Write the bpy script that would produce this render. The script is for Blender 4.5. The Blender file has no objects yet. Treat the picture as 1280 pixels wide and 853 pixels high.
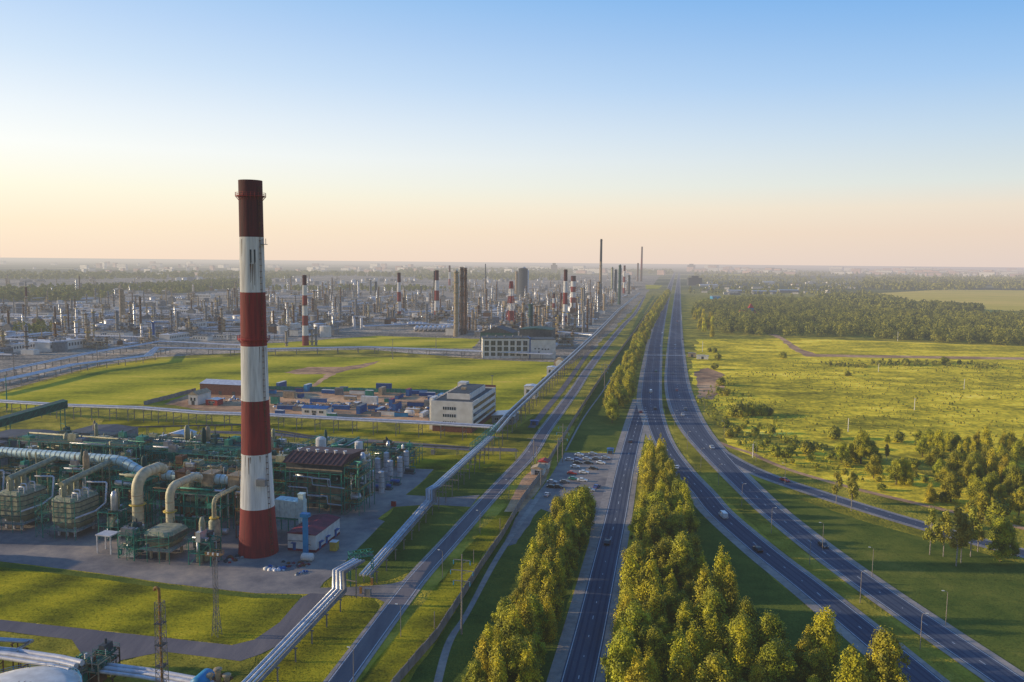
import bpy, math, random
import numpy as np
from mathutils import Vector, Matrix
random.seed(7)
sc = bpy.context.scene
COL = sc.collection
# ------------------------------------------------------------------ camera model (used to survey the ground)
F = 995.; CX, CY = 640., 426.5; CH = 100.
P = math.radians(5.68); R = math.radians(0.56)
cp, sp = math.cos(P), math.sin(P); cr, sr = math.cos(R), math.sin(R)
RX = (cr, sr*sp, sr*cp); UP = (-sr, cr*sp, cr*cp); FW = (0, cp, -sp)
def g(px, py, z=0.):
    a = (px-CX)/F; b = -(py-CY)/F
    d = [FW[i]+a*RX[i]+b*UP[i] for i in range(3)]
    t = (z-CH)/d[2]
    return (d[0]*t, d[1]*t)
def proj(x, y, z):
    v = (x, y, z-CH); d = sum(v[i]*FW[i] for i in range(3))
    return (CX+F*sum(v[i]*RX[i] for i in range(3))/d, CY-F*sum(v[i]*UP[i] for i in range(3))/d)
def zat(x, y, py):
    lo, hi = -50., 500.
    for _ in range(40):
        m = (lo+hi)/2
        if proj(x, y, m)[1] > py: lo = m
        else: hi = m
    return lo
TH = math.radians(12.1); tc, ts = math.cos(TH), math.sin(TH)
def L(u, v): return (u*tc+v*ts, -u*ts+v*tc)       # site grid (parallel to the road) to world
def uv(x, y): return (x*tc-y*ts, x*ts+y*tc)
# ------------------------------------------------------------------ materials
def haze_group():  # distance haze painted on: each material fades into a glow
    ng = bpy.data.node_groups.new('painted_haze', 'ShaderNodeTree')
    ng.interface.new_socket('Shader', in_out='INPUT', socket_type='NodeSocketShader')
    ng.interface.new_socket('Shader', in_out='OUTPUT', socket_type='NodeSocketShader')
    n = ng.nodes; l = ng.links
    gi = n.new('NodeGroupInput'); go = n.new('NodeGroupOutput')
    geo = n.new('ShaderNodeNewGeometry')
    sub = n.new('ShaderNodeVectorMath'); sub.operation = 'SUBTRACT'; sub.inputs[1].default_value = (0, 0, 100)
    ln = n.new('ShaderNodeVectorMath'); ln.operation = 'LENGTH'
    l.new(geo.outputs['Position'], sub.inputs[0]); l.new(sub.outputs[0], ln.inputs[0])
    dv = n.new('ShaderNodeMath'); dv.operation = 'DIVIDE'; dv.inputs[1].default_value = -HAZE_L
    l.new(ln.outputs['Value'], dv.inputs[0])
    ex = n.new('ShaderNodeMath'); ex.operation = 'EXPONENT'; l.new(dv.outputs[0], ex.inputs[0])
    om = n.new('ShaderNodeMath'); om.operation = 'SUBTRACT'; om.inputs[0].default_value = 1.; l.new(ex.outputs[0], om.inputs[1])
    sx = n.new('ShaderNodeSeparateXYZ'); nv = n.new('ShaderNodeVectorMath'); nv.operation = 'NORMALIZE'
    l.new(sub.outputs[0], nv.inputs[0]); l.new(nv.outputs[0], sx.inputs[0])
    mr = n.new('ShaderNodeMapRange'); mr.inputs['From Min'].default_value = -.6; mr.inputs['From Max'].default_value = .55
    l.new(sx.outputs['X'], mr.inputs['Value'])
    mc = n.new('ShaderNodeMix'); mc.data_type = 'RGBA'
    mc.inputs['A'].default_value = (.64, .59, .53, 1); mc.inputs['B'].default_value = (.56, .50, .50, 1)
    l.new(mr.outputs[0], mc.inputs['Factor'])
    # near haze glow is grey, far glow takes the horizon's colour
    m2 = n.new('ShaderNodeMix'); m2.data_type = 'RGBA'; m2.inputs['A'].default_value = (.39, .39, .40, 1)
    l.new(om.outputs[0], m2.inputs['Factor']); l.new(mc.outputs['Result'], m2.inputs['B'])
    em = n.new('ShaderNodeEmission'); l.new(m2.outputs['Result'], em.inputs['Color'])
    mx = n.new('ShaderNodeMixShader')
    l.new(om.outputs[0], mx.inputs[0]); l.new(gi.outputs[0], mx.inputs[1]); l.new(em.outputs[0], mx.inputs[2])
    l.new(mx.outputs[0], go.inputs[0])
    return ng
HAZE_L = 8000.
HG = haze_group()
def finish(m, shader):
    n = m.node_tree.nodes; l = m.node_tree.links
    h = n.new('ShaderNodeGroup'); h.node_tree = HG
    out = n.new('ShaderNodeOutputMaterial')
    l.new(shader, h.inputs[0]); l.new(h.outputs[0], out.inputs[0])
def noise(n, l, vec, scale, detail=4, rough=.55):
    t = n.new('ShaderNodeTexNoise'); t.inputs['Scale'].default_value = scale
    t.inputs['Detail'].default_value = detail; t.inputs['Roughness'].default_value = rough
    l.new(vec, t.inputs['Vector']); return t.outputs['Fac']
def ramp(n, l, fac, stops, interp='LINEAR'):
    r = n.new('ShaderNodeValToRGB'); r.color_ramp.interpolation = interp
    e = r.color_ramp.elements
    while len(e) < len(stops): e.new(.5)
    for i, (p, c) in enumerate(stops):
        e[i].position = p; e[i].color = (c[0], c[1], c[2], 1)
    l.new(fac, r.inputs[0]); return r.outputs[0]
def M(name, c1, c2=None, scale=.6, rough=.7, metal=0., bump=0., bscale=None, spec=.3, coords='Object', lo=.35, hi=.65, stretch=None, trans=0., objrand=0., objcol=False):
    m = bpy.data.materials.new(name); m.use_nodes = True
    n = m.node_tree.nodes; l = m.node_tree.links; n.clear()
    tc_ = n.new('ShaderNodeTexCoord'); vec = tc_.outputs[coords]
    if coords == 'World':
        pass
    if stretch:
        mp = n.new('ShaderNodeMapping'); mp.inputs['Scale'].default_value = stretch
        l.new(vec, mp.inputs['Vector']); vec = mp.outputs[0]
    b = n.new('ShaderNodeBsdfPrincipled')
    b.inputs['Roughness'].default_value = rough; b.inputs['Metallic'].default_value = metal
    b.inputs['Specular IOR Level'].default_value = spec
    if c2 is None: c2 = tuple(x*.72 for x in c1)
    if rough >= .7 and 'Diffuse Roughness' in b.inputs: b.inputs['Diffuse Roughness'].default_value = 1.
    f = noise(n, l, vec, scale)
    col = ramp(n, l, f, [(lo, c2), (hi, c1)])
    if objcol:
        oi = n.new('ShaderNodeObjectInfo'); mm = n.new('ShaderNodeMix'); mm.data_type = 'RGBA'; mm.blend_type = 'MULTIPLY'
        mm.inputs['Factor'].default_value = 1.; l.new(col, mm.inputs['A']); l.new(oi.outputs['Color'], mm.inputs['B']); col = mm.outputs['Result']
    if objrand:
        oi = n.new('ShaderNodeObjectInfo'); hs = n.new('ShaderNodeHueSaturation')
        a = n.new('ShaderNodeMapRange'); a.inputs['To Min'].default_value = .5-objrand*.03; a.inputs['To Max'].default_value = .5+objrand*.05
        v = n.new('ShaderNodeMapRange'); v.inputs['To Min'].default_value = 1-objrand*.5; v.inputs['To Max'].default_value = 1+objrand*.5
        wn = n.new('ShaderNodeTexWhiteNoise'); wn.noise_dimensions = '1D'
        l.new(oi.outputs['Random'], a.inputs['Value']); l.new(oi.outputs['Random'], wn.inputs['W']); l.new(wn.outputs['Value'], v.inputs['Value'])
        l.new(a.outputs[0], hs.inputs['Hue']); l.new(v.outputs[0], hs.inputs['Value']); l.new(col, hs.inputs['Color']); col = hs.outputs[0]
    l.new(col, b.inputs['Base Color'])
    if bump:
        bt = noise(n, l, vec, bscale or scale*4, 3)
        bp = n.new('ShaderNodeBump'); bp.inputs['Strength'].default_value = 1.; bp.inputs['Distance'].default_value = bump
        l.new(bt, bp.inputs['Height']); l.new(bp.outputs[0], b.inputs['Normal'])
    sh = b.outputs[0]
    if trans:
        tr = n.new('ShaderNodeBsdfTranslucent'); l.new(col, tr.inputs['Color'])
        mx = n.new('ShaderNodeMixShader'); mx.inputs[0].default_value = trans
        l.new(sh, mx.inputs[1]); l.new(tr.outputs[0], mx.inputs[2]); sh = mx.outputs[0]
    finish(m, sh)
    return m
def grass_mat(name, cols, big=.012, mid=.09, fine=1.2, bump=.5, stretch=(1, 1, 1), rot=0., tuft=0., stripes=0., blades=0., wt=(.5, .36, .14)):
    m = bpy.data.materials.new(name); m.use_nodes = True
    n = m.node_tree.nodes; l = m.node_tree.links; n.clear()
    geo = n.new('ShaderNodeNewGeometry')
    mp = n.new('ShaderNodeMapping'); mp.inputs['Scale'].default_value = stretch; mp.inputs['Rotation'].default_value = (0, 0, rot)
    l.new(geo.outputs['Position'], mp.inputs['Vector']); vec = mp.outputs[0]
    a = noise(n, l, vec, big, 5, .6); b_ = noise(n, l, vec, mid, 5, .65); c = noise(n, l, geo.outputs['Position'], fine, 3, .7)
    def mth(op, x, y):
        k = n.new('ShaderNodeMath'); k.operation = op
        for i, q in enumerate((x, y)):
            if isinstance(q, (int, float)): k.inputs[i].default_value = q
            else: l.new(q, k.inputs[i])
        return k.outputs[0]
    s = mth('ADD', mth('MULTIPLY', a, wt[0]), mth('ADD', mth('MULTIPLY', b_, wt[1]), mth('MULTIPLY', c, wt[2])))
    if stripes:
        w = n.new('ShaderNodeTexWave'); w.inputs['Scale'].default_value = stripes; w.inputs['Distortion'].default_value = 6; w.inputs['Detail'].default_value = 3
        w.inputs['Detail Scale'].default_value = .3
        l.new(vec, w.inputs['Vector']); s = mth('ADD', mth('MULTIPLY', s, .8), mth('MULTIPLY', w.outputs['Fac'], .12))
    k = len(cols); stops = [(.36+.28*i/(k-1), cols[i]) for i in range(k)]
    col = ramp(n, l, s, stops)
    if blades:
        nt = n.new('ShaderNodeTexNoise'); nt.inputs['Scale'].default_value = 1.7; nt.inputs['Detail'].default_value = 2; l.new(geo.outputs['Position'], nt.inputs['Vector'])
        shs = []
        for sg in (1, -1):
            v1 = n.new('ShaderNodeVectorMath'); v1.operation = 'SUBTRACT'; v1.inputs[1].default_value = (.5, .5, .5); l.new(nt.outputs['Color'], v1.inputs[0])
            v2 = n.new('ShaderNodeVectorMath'); v2.operation = 'MULTIPLY'; v2.inputs[1].default_value = (blades*sg, blades*sg, 0); l.new(v1.outputs[0], v2.inputs[0])
            v3 = n.new('ShaderNodeVectorMath'); v3.operation = 'ADD'; v3.inputs[1].default_value = (0, 0, 1); l.new(v2.outputs[0], v3.inputs[0])
            v4 = n.new('ShaderNodeVectorMath'); v4.operation = 'NORMALIZE'; l.new(v3.outputs[0], v4.inputs[0])
            df = n.new('ShaderNodeBsdfDiffuse'); l.new(col, df.inputs['Color']); l.new(v4.outputs[0], df.inputs['Normal']); shs.append(df)
        ad = n.new('ShaderNodeAddShader'); l.new(shs[0].outputs[0], ad.inputs[0]); l.new(shs[1].outputs[0], ad.inputs[1])
        finish(m, ad.outputs[0]); return m
    bs = n.new('ShaderNodeBsdfPrincipled'); bs.inputs['Roughness'].default_value = .9; bs.inputs['Specular IOR Level'].default_value = .1
    l.new(col, bs.inputs['Base Color'])
    h = mth('ADD', mth('MULTIPLY', c, 1.), mth('MULTIPLY', b_, tuft))
    bp = n.new('ShaderNodeBump'); bp.inputs['Distance'].default_value = bump; bp.inputs['Strength'].default_value = 1.
    l.new(h, bp.inputs['Height']); l.new(bp.outputs[0], bs.inputs['Normal'])
    finish(m, bs.outputs[0]); return m
# ------------------------------------------------------------------ mesh building
class MB:
    def __init__(s): s.v = []; s.f = []; s.m = []; s.sm = []
    def add(s, vs, fs, mi=0, smooth=False):
        o = len(s.v); s.v.extend(vs)
        for f in fs: s.f.append([o+i for i in f]); s.m.append(mi); s.sm.append(smooth)
        return s
    def box(s, x0, x1, y0, y1, z0, z1, mi=0, taper=0.):
        t = taper
        vs = [(x0, y0, z0), (x1, y0, z0), (x1, y1, z0), (x0, y1, z0), (x0+t, y0+t, z1), (x1-t, y0+t, z1), (x1-t, y1-t, z1), (x0+t, y1-t, z1)]
        return s.add(vs, [(0, 3, 2, 1), (4, 5, 6, 7), (0, 1, 5, 4), (1, 2, 6, 5), (2, 3, 7, 6), (3, 0, 4, 7)], mi)
    def cyl(s, x, y, z0, z1, r0, r1=None, n=14, mi=0, cap=True):
        return s.lathe(x, y, [(r0, z0), (r0 if r1 is None else r1, z1)], n, mi, cap)
    def lathe(s, x, y, prof, n=16, mi=0, cap=True):
        vs = []
        for r, z in prof:
            for i in range(n):
                a = 2*math.pi*i/n; vs.append((x+r*math.cos(a), y+r*math.sin(a), z))
        fs = []
        for k in range(len(prof)-1):
            for i in range(n):
                j = (i+1) % n; fs.append((k*n+i, k*n+j, (k+1)*n+j, (k+1)*n+i))
        s.add(vs, fs, mi, True)
        if cap:
            t = len(prof)-1
            s.add([vs[t*n+i] for i in range(n)], [tuple(range(n))], mi)
            s.add([vs[i] for i in range(n)], [tuple(reversed(range(n)))], mi)
        return s
    def bar(s, a, b, w=.15, mi=0, n=4, w2=None):
        a = Vector(a); b = Vector(b); d = (b-a)
        if d.length < 1e-6: return s
        d.normalize(); up = Vector((0, 0, 1)) if abs(d.z) < .95 else Vector((1, 0, 0))
        x = d.cross(up).normalized(); y = d.cross(x)
        w2 = w if w2 is None else w2
        vs = []
        for p, ww in ((a, w), (b, w2)):
            for i in range(n):
                t = 2*math.pi*(i+.5)/n; vs.append(tuple(p+x*math.cos(t)*ww+y*math.sin(t)*ww))
        fs = [(i, (i+1) % n, n+(i+1) % n, n+i) for i in range(n)]
        s.add(vs, fs, mi, n > 6); s.add(vs[:n], [tuple(range(n))[::-1]], mi); s.add(vs[n:], [tuple(range(n))], mi)
        return s
    def tube(s, pts, r, n=10, mi=0):
        pts = [Vector(p) for p in pts]; k = len(pts); vs = []
        px = None
        for i, p in enumerate(pts):
            d = (pts[min(i+1, k-1)]-pts[max(i-1, 0)]).normalized()
            if px is None:
                up = Vector((0, 0, 1)) if abs(d.z) < .9 else Vector((1, 0, 0)); px = d.cross(up).normalized()
            px = (px-d*px.dot(d)).normalized(); py = d.cross(px)
            rr = r
            if 0 < i < k-1:
                c = (pts[i]-pts[i-1]).normalized().dot((pts[i+1]-pts[i]).normalized()); rr = r/max(.6, math.sqrt(max(0.05, (1+c)/2)))
            for j in range(n):
                t = 2*math.pi*j/n; vs.append(tuple(p+px*math.cos(t)*rr+py*math.sin(t)*rr))
        fs = []
        for i in range(k-1):
            for j in range(n):
                q = (j+1) % n; fs.append((i*n+j, i*n+q, (i+1)*n+q, (i+1)*n+j))
        s.add(vs, fs, mi, True)
        s.add(vs[:n], [tuple(range(n))[::-1]], mi); s.add(vs[-n:], [tuple(range(n))], mi)
        return s
    def prism(s, poly, z0, z1, mi=0, top=None):
        n = len(poly)
        vs = [(x, y, z0) for x, y in poly]+[(x, y, z1) for x, y in poly]
        s.add(vs, [(i, (i+1) % n, n+(i+1) % n, n+i) for i in range(n)], mi)
        s.add(vs[n:], [tuple(range(n))], mi if top is None else top)
        return s
    def drum(s, a, b, r, n=14, mi=0):       # horizontal vessel with domed ends
        a = Vector(a); b = Vector(b); d = (b-a).normalized()
        x = d.cross(Vector((0, 0, 1))); x = x.normalized() if x.length > .1 else Vector((1, 0, 0)); y = d.cross(x)
        prof = [(a-d*r*.45, .05*r), (a-d*r*.35, .6*r), (a-d*r*.15, .9*r), (a, r), (b, r), (b+d*r*.15, .9*r), (b+d*r*.35, .6*r), (b+d*r*.45, .05*r)]
        vs = []
        for p, rr in prof:
            for j in range(n):
                t = 2*math.pi*j/n; vs.append(tuple(p+x*math.cos(t)*rr+y*math.sin(t)*rr))
        s.add(vs, [(i*n+j, i*n+(j+1) % n, (i+1)*n+(j+1) % n, (i+1)*n+j) for i in range(7) for j in range(n)], mi, True)
        return s
    def mesh(s, name, mats):
        me = bpy.data.meshes.new(name); me.from_pydata(s.v, [], s.f)
        for m in (mats if isinstance(mats, (list, tuple)) else [mats]): me.materials.append(m)
        me.polygons.foreach_set('material_index', s.m); me.polygons.foreach_set('use_smooth', s.sm)
        me.update(); return me
    def build(s, name, mats, parent=None, loc=(0, 0, 0), rz=0):
        o = bpy.data.objects.new(name, s.mesh(name, mats)); COL.objects.link(o)
        o.location = loc; o.rotation_euler.z = rz
        if parent: o.parent = parent
        return o
def tag(o, label=None, cat=None, group=None, kind=None):
    if label: o['label'] = label
    if cat: o['category'] = cat
    if group: o['group'] = group
    if kind: o['kind'] = kind
    return o
def thing(name, label, cat, loc=(0, 0, 0), rz=0., group=None):
    o = bpy.data.objects.new(name, None); COL.objects.link(o); o.empty_display_size = .1
    o.location = (loc[0], loc[1], loc[2] if len(loc) > 2 else 0); o.rotation_euler.z = rz
    return tag(o, label, cat, group)
def copy_tree(o, parent=None):
    c = o.copy(); COL.objects.link(c); c.parent = parent
    for ch in KIDS.get(o.name, []):
        copy_tree(ch, c)
    return c
KIDS = {}
def reg(o, kids): KIDS[o.name] = kids; return o
def kids_scan(root):
    for o in list(COL.objects):
        if o.parent: KIDS.setdefault(o.parent.name, [])
    def rec(r):
        ks = [o for o in PK.get(r, [])]
        KIDS[r.name] = ks
        for k in ks: rec(k)
    PK = {}
    for o in COL.objects:
        if o.parent: PK.setdefault(o.parent, []).append(o)
    rec(root)
    return root
RZ = -TH
ORD = ['nearest', 'second nearest', 'third nearest', 'fourth nearest', 'fifth nearest', 'sixth nearest', 'seventh nearest', 'eighth nearest', 'ninth nearest', 'tenth nearest',
       'eleventh nearest', 'twelfth nearest', 'thirteenth nearest', 'fourteenth nearest', 'fifteenth nearest', 'sixteenth nearest', 'seventeenth nearest', 'eighteenth nearest', 'nineteenth nearest', 'twentieth nearest']
# ------------------------------------------------------------------ palette
mGrassBase = grass_mat('verge_grass', [(.032, .042, .010), (.085, .088, .014), (.19, .165, .022), (.32, .25, .045)], blades=9.)
mLawn = grass_mat('lawn_grass', [(.055, .06, .008), (.14, .135, .010), (.25, .215, .013), (.36, .28, .025)], big=.02, mid=.14, fine=.9, blades=9., stripes=.03, stretch=(.4, 1, 1), rot=TH, wt=(.4, .38, .22))
mField = grass_mat('field_grass', [(.10, .115, .012), (.25, .235, .018), (.38, .315, .03), (.56, .38, .11)], big=.012, mid=.05, fine=.25, stretch=(.3, 1, 1), rot=TH, stripes=.01, blades=9., wt=(.4, .36, .24))
mMeadow = grass_mat('meadow_grass', [(.06, .065, .012), (.25, .21, .022), (.60, .45, .035), (.98, .70, .13)], big=.012, mid=.05, fine=.22, stretch=(.6, 1, 1), blades=9., wt=(.34, .36, .30))
mDark = grass_mat('dark_shade_toned_turf', [(.028, .046, .011), (.048, .070, .014), (.08, .095, .018), (.13, .125, .026)], blades=7.)  # verge shade put into the colour; also serves a darker grass band
mCrop = grass_mat('stubble_field', [(.32, .265, .045), (.40, .31, .065), (.46, .34, .085), (.5, .37, .10)], big=.004, mid=.02, fine=.2, blades=8., stretch=(.3, 1, 1))
mAsph = grass_mat('asphalt', [(.048, .064, .098), (.070, .088, .128), (.100, .118, .158), (.18, .18, .195)], big=.018, mid=.12, fine=2., bump=.01, stretch=(1, .12, 1), rot=TH)
mTrack = grass_mat('tyre_darkened_asphalt', [(.032, .045, .076), (.046, .060, .098), (.064, .078, .12), (.11, .115, .14)], big=.018, mid=.12, fine=2., bump=.01, stretch=(1, .12, 1), rot=TH)
mAsph2 = grass_mat('worn_asphalt', [(.09, .085, .10), (.13, .12, .135), (.18, .16, .165), (.24, .205, .195)], big=.03, mid=.3, fine=3., bump=.01, stretch=(1, .15, 1), rot=TH)
mConc = grass_mat('concrete_apron', [(.14, .13, .135), (.21, .19, .185), (.30, .26, .23), (.42, .34, .27)], big=.03, mid=.12, fine=2., bump=.03)
mShoulder = grass_mat('gravel_shoulder', [(.20, .18, .165), (.28, .25, .225), (.37, .32, .28), (.46, .38, .32)], big=.05, mid=.4, fine=3., bump=.05)
mDirt = grass_mat('bare_earth', [(.10, .065, .045), (.19, .115, .07), (.34, .20, .11), (.46, .31, .18)], big=.02, mid=.12, fine=.8, blades=3.)
mYard = grass_mat('refinery_ground', [(.030, .034, .036), (.085, .083, .075), (.25, .205, .155), (.62, .48, .34)], big=.008, mid=.06, fine=.3, blades=4., stretch=(.45, 1, 1), rot=TH, wt=(.25, .33, .42))
mPink = M('pink_render', (.80, .56, .46), (.66, .45, .36), .05)
mPaint = M('road_paint', (.62, .64, .66), (.45, .46, .48), 2, .6)
mWhite = M('white_paint', (.72, .70, .66), (.55, .53, .50), .4, .6)
mRedB = M('chimney_red', (.42, .045, .036), (.20, .030, .030), 1.3, .8, stretch=(1, 1, .07), bump=.05, bscale=3, lo=.25, hi=.72)
mRedSoot = M('sooty_chimney_red', (.20, .035, .034), (.07, .022, .026), 1.3, .85, stretch=(1, 1, .06), bump=.05, bscale=3, lo=.3, hi=.75)
mWhiteB = M('chimney_white', (.88, .85, .80), (.56, .52, .48), 1.3, .8, stretch=(1, 1, .07), bump=.05, bscale=3, lo=.22, hi=.6)
mSteel = M('silver_cladding', (.55, .58, .62), (.40, .42, .46), .5, .38, .55)
mPipeW = M('white_cladding', (.66, .66, .68), (.48, .47, .50), .5, .45, .2)
mCyan = M('pale_cyan_cladding', (.60, .76, .76), (.42, .56, .57), .8, .5, .15)
mTeal = M('teal_steel', (.025, .27, .19), (.018, .14, .11), .6, .6)
mTealD = M('dark_green_steel', (.020, .12, .095), (.015, .065, .055), .5, .7)
mGreyG = M('grey_green_panel', (.38, .36, .23), (.20, .21, .14), .7, .6)
mBrown = M('rusty_brown', (.22, .10, .045), (.10, .05, .03), .7, .75)
mTan = M('tan_steel', (.58, .44, .27), (.34, .25, .16), .5, .7)
mDkGrey = M('dark_grey_steel', (.085, .095, .10), (.045, .052, .058), .5, .7)
mGrey = M('grey_panel', (.30, .295, .29), (.19, .19, .19), .4, .7)
mGreyL = M('mid_grey_plant', (.17, .17, .165), (.09, .09, .09), .2, .7)
mRoofG = M('flat_roof_felt', (.15, .15, .165), (.09, .09, .10), .15, .8)
mRust = M('rusty_brown_roof', (.15, .07, .062), (.08, .04, .04), .5, .7)
mBurg = M('burgundy_roof', (.24, .035, .05), (.14, .025, .035), .5, .6)
mRed = M('red_paint', (.42, .035, .03), (.25, .03, .03), .5, .6)
mBlue = M('blue_paint', (.02, .12, .36), (.015, .07, .22), .5, .5)
mSky = M('sky_blue_paint', (.03, .27, .52), (.02, .2, .4), .5, .5)
mYel = M('yellow_paint', (.55, .40, .06), (.4, .28, .05), .5, .6)
mBrick = M('red_brick', (.25, .09, .06), (.16, .06, .045), 1.5, .85)
mWallC = M('concrete_wall', (.42, .34, .29), (.26, .21, .18), .3, .85, bump=.02)
mPole = M('concrete_pole', (.40, .34, .28), (.26, .22, .19), .5, .8)
mGlass = M('window_glass', (.03, .045, .06), (.02, .03, .04), .3, .12, 0, spec=.8)
mCream = M('cream_wall', (.84, .79, .72), (.70, .65, .58), .25, .8)
mBark = M('bark', (.16, .12, .08), (.08, .06, .04), 2., .9)
mBirch = M('birch_bark', (.55, .50, .44), (.14, .11, .09), 2.5, .8, stretch=(1, 1, 3))
mLeafY = M('poplar_leaves', (.72, .60, .02), (.11, .125, .012), .28, .6, trans=.20, objrand=.35)
mLeafG = M('broad_leaves', (.54, .48, .02), (.07, .095, .012), .30, .6, trans=.18, objrand=.4)
mLeafB = M('birch_leaves', (.50, .42, .05), (.22, .20, .025), .35, .6, trans=.28, objrand=.5)
mLeafD = M('dark_needles', (.035, .055, .02), (.015, .028, .012), .5, .7, trans=.1, objrand=.4)
mWood = M('woodland_leaves', (.46, .43, .06), (.05, .08, .022), .09, .7, trans=.15, coords='Object')
mCar = M('car_paint', (1, 1, 1), (.93, .93, .93), .8, .28, .1, spec=.6, objcol=True)
mTyre = M('tyre_rubber', (.02, .02, .02), None, 2, .85)
mRim = M('wheel_rim', (.4, .4, .42), None, 2, .4, .6)
mLampG = M('lamp_glass', (.75, .75, .72), None, 2, .3)
mTailR = M('tail_lamp_red', (.4, .02, .02), None, 2, .35)
mOrange = M('orange_grating', (.50, .25, .05), (.3, .14, .04), 1., .7)
# ------------------------------------------------------------------ ground sheets
def jitter_poly(pts, step, amp, seed):
    rnd = random.Random(seed); out = []; n = len(pts)
    for i in range(n):
        a = pts[i]; b = pts[(i+1) % n]; d = math.dist(a, b); k = max(1, min(60, int(d/step)))
        nx, ny = -(b[1]-a[1])/max(d, 1e-6), (b[0]-a[0])/max(d, 1e-6)
        for j in range(k):
            t = j/k; q = rnd.uniform(-amp, amp) if j else 0
            out.append((a[0]+(b[0]-a[0])*t+nx*q, a[1]+(b[1]-a[1])*t+ny*q))
    return out
def sheet(name, pts, z, mat, px=True, step=6., amp=.6, kind='structure', seed=1):
    w = [g(*p) for p in pts] if px else pts
    w = jitter_poly(w, step, amp, seed)
    me = bpy.data.meshes.new(name); me.from_pydata([(x, y, z) for x, y in w], [], [tuple(range(len(w)))]); me.materials.append(mat); me.update()
    if me.polygons[0].normal.z < 0: me.flip_normals()
    o = bpy.data.objects.new(name, me); COL.objects.link(o); tag(o, kind=kind); return o
# the ground: one sheet to the horizon; beyond the near fields its colour breaks into woods and far fields
def ground_mat():
    m = bpy.data.materials.new('open_country'); m.use_nodes = True
    n = m.node_tree.nodes; l = m.node_tree.links; n.clear()
    geo = n.new('ShaderNodeNewGeometry'); pos = geo.outputs['Position']
    near = ramp(n, l, noise(n, l, pos, .05, 6, .7), [(.3, (.08, .09, .015)), (.45, (.22, .20, .022)), (.56, (.42, .34, .035)), (.7, (.60, .45, .07))])
    mp = n.new('ShaderNodeMapping'); mp.inputs['Scale'].default_value = (.35, 1, 1); l.new(pos, mp.inputs['Vector'])
    far = ramp(n, l, noise(n, l, mp.outputs[0], .0011, 7, .62), [(.40, (.035, .055, .030)), (.49, (.06, .09, .04)), (.53, (.22, .21, .09)), (.60, (.44, .37, .15)), (.66, (.08, .10, .045))])
    sepp = n.new('ShaderNodeSeparateXYZ'); l.new(pos, sepp.inputs[0])
    mr = n.new('ShaderNodeMapRange'); mr.inputs['From Min'].default_value = 2200; mr.inputs['From Max'].default_value = 3600
    l.new(sepp.outputs['Y'], mr.inputs['Value'])
    mx = n.new('ShaderNodeMix'); mx.data_type = 'RGBA'; l.new(mr.outputs[0], mx.inputs['Factor']); l.new(near, mx.inputs['A']); l.new(far, mx.inputs['B'])
    b = n.new('ShaderNodeBsdfPrincipled'); b.inputs['Roughness'].default_value = .95; b.inputs['Specular IOR Level'].default_value = .05
    l.new(mx.outputs['Result'], b.inputs['Base Color'])
    bp = n.new('ShaderNodeBump'); bp.inputs['Distance'].default_value = .6; l.new(noise(n, l, pos, .9, 3), bp.inputs['Height']); l.new(bp.outputs[0], b.inputs['Normal'])
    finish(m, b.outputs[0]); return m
S = 120000
gnd = MB(); gnd.add([(-S, -2000, 0), (S, -2000, 0), (S, S, 0), (-S, S, 0)], [(0, 1, 2, 3)])
tag(gnd.build('ground', ground_mat()), kind='structure')
# grass areas; the darkest verge sheets hold shade in their colour
sheet('field', [(-60, 512), (-60, 500), (0, 493), (60, 476), (120, 460), (200, 449), (300, 446), (500, 447), (700, 453), (640, 512), (620, 520), (560, 512), (300, 500), (120, 508)], .03, mField, amp=2)
sheet('field', [(330, 430), (470, 420), (600, 424), (590, 436), (450, 434), (330, 436)], .03, mField, amp=2, seed=2)
sheet('meadow', [(862, 470), (872, 424), (1000, 423), (1300, 434), (1700, 445), (1700, 560), (1300, 600), (1150, 575), (1050, 560), (930, 540), (880, 500)], .03, mMeadow, amp=3, step=15)
sheet('meadow', [(905, 548), (1050, 566), (1180, 600), (1320, 640), (1320, 664), (1160, 634), (1072, 614), (997, 592), (950, 575), (915, 560)], .035, mMeadow, amp=1)
sheet('lawn', [(-60, 700), (0, 706), (125, 722), (212, 735), (320, 745), (378, 745), (350, 778), (320, 800), (296, 806), (200, 796), (100, 785), (0, 775), (-60, 770)], .04, mLawn, amp=.4, step=3)
sheet('lawn', [(430, 748), (466, 748), (474, 757), (455, 790), (428, 825), (405, 853), (390, 880), (290, 880), (330, 840), (372, 800), (398, 770)], .04, mLawn, amp=.3, step=3)
sheet('lawn', [(-60, 800), (0, 790), (90, 800), (140, 815), (120, 835), (90, 870), (-60, 890)], .04, mGrassBase, amp=.4, step=3)
sheet('lawn', [(150, 828), (200, 813), (300, 827), (325, 815), (290, 880), (120, 880)], .04, mGrassBase, amp=.4, step=3)
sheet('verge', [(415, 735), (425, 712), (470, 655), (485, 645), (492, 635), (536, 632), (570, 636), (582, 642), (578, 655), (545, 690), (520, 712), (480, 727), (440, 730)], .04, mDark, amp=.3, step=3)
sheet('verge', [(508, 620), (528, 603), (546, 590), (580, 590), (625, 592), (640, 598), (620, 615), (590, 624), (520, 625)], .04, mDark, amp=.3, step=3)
sheet('verge', [(510, 584), (515, 570), (640, 568), (645, 574), (636, 594), (625, 592), (545, 588)], .045, mLawn, amp=.3, step=3)
sheet('verge', [(342, 545), (340, 530), (480, 538), (600, 545), (590, 557), (455, 546)], .04, mLawn, amp=.5, step=4)
sheet('verge', [(120, 540), (130, 525), (300, 532), (340, 531), (342, 540), (250, 540)], .04, mLawn, amp=.5, step=4)
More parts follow.
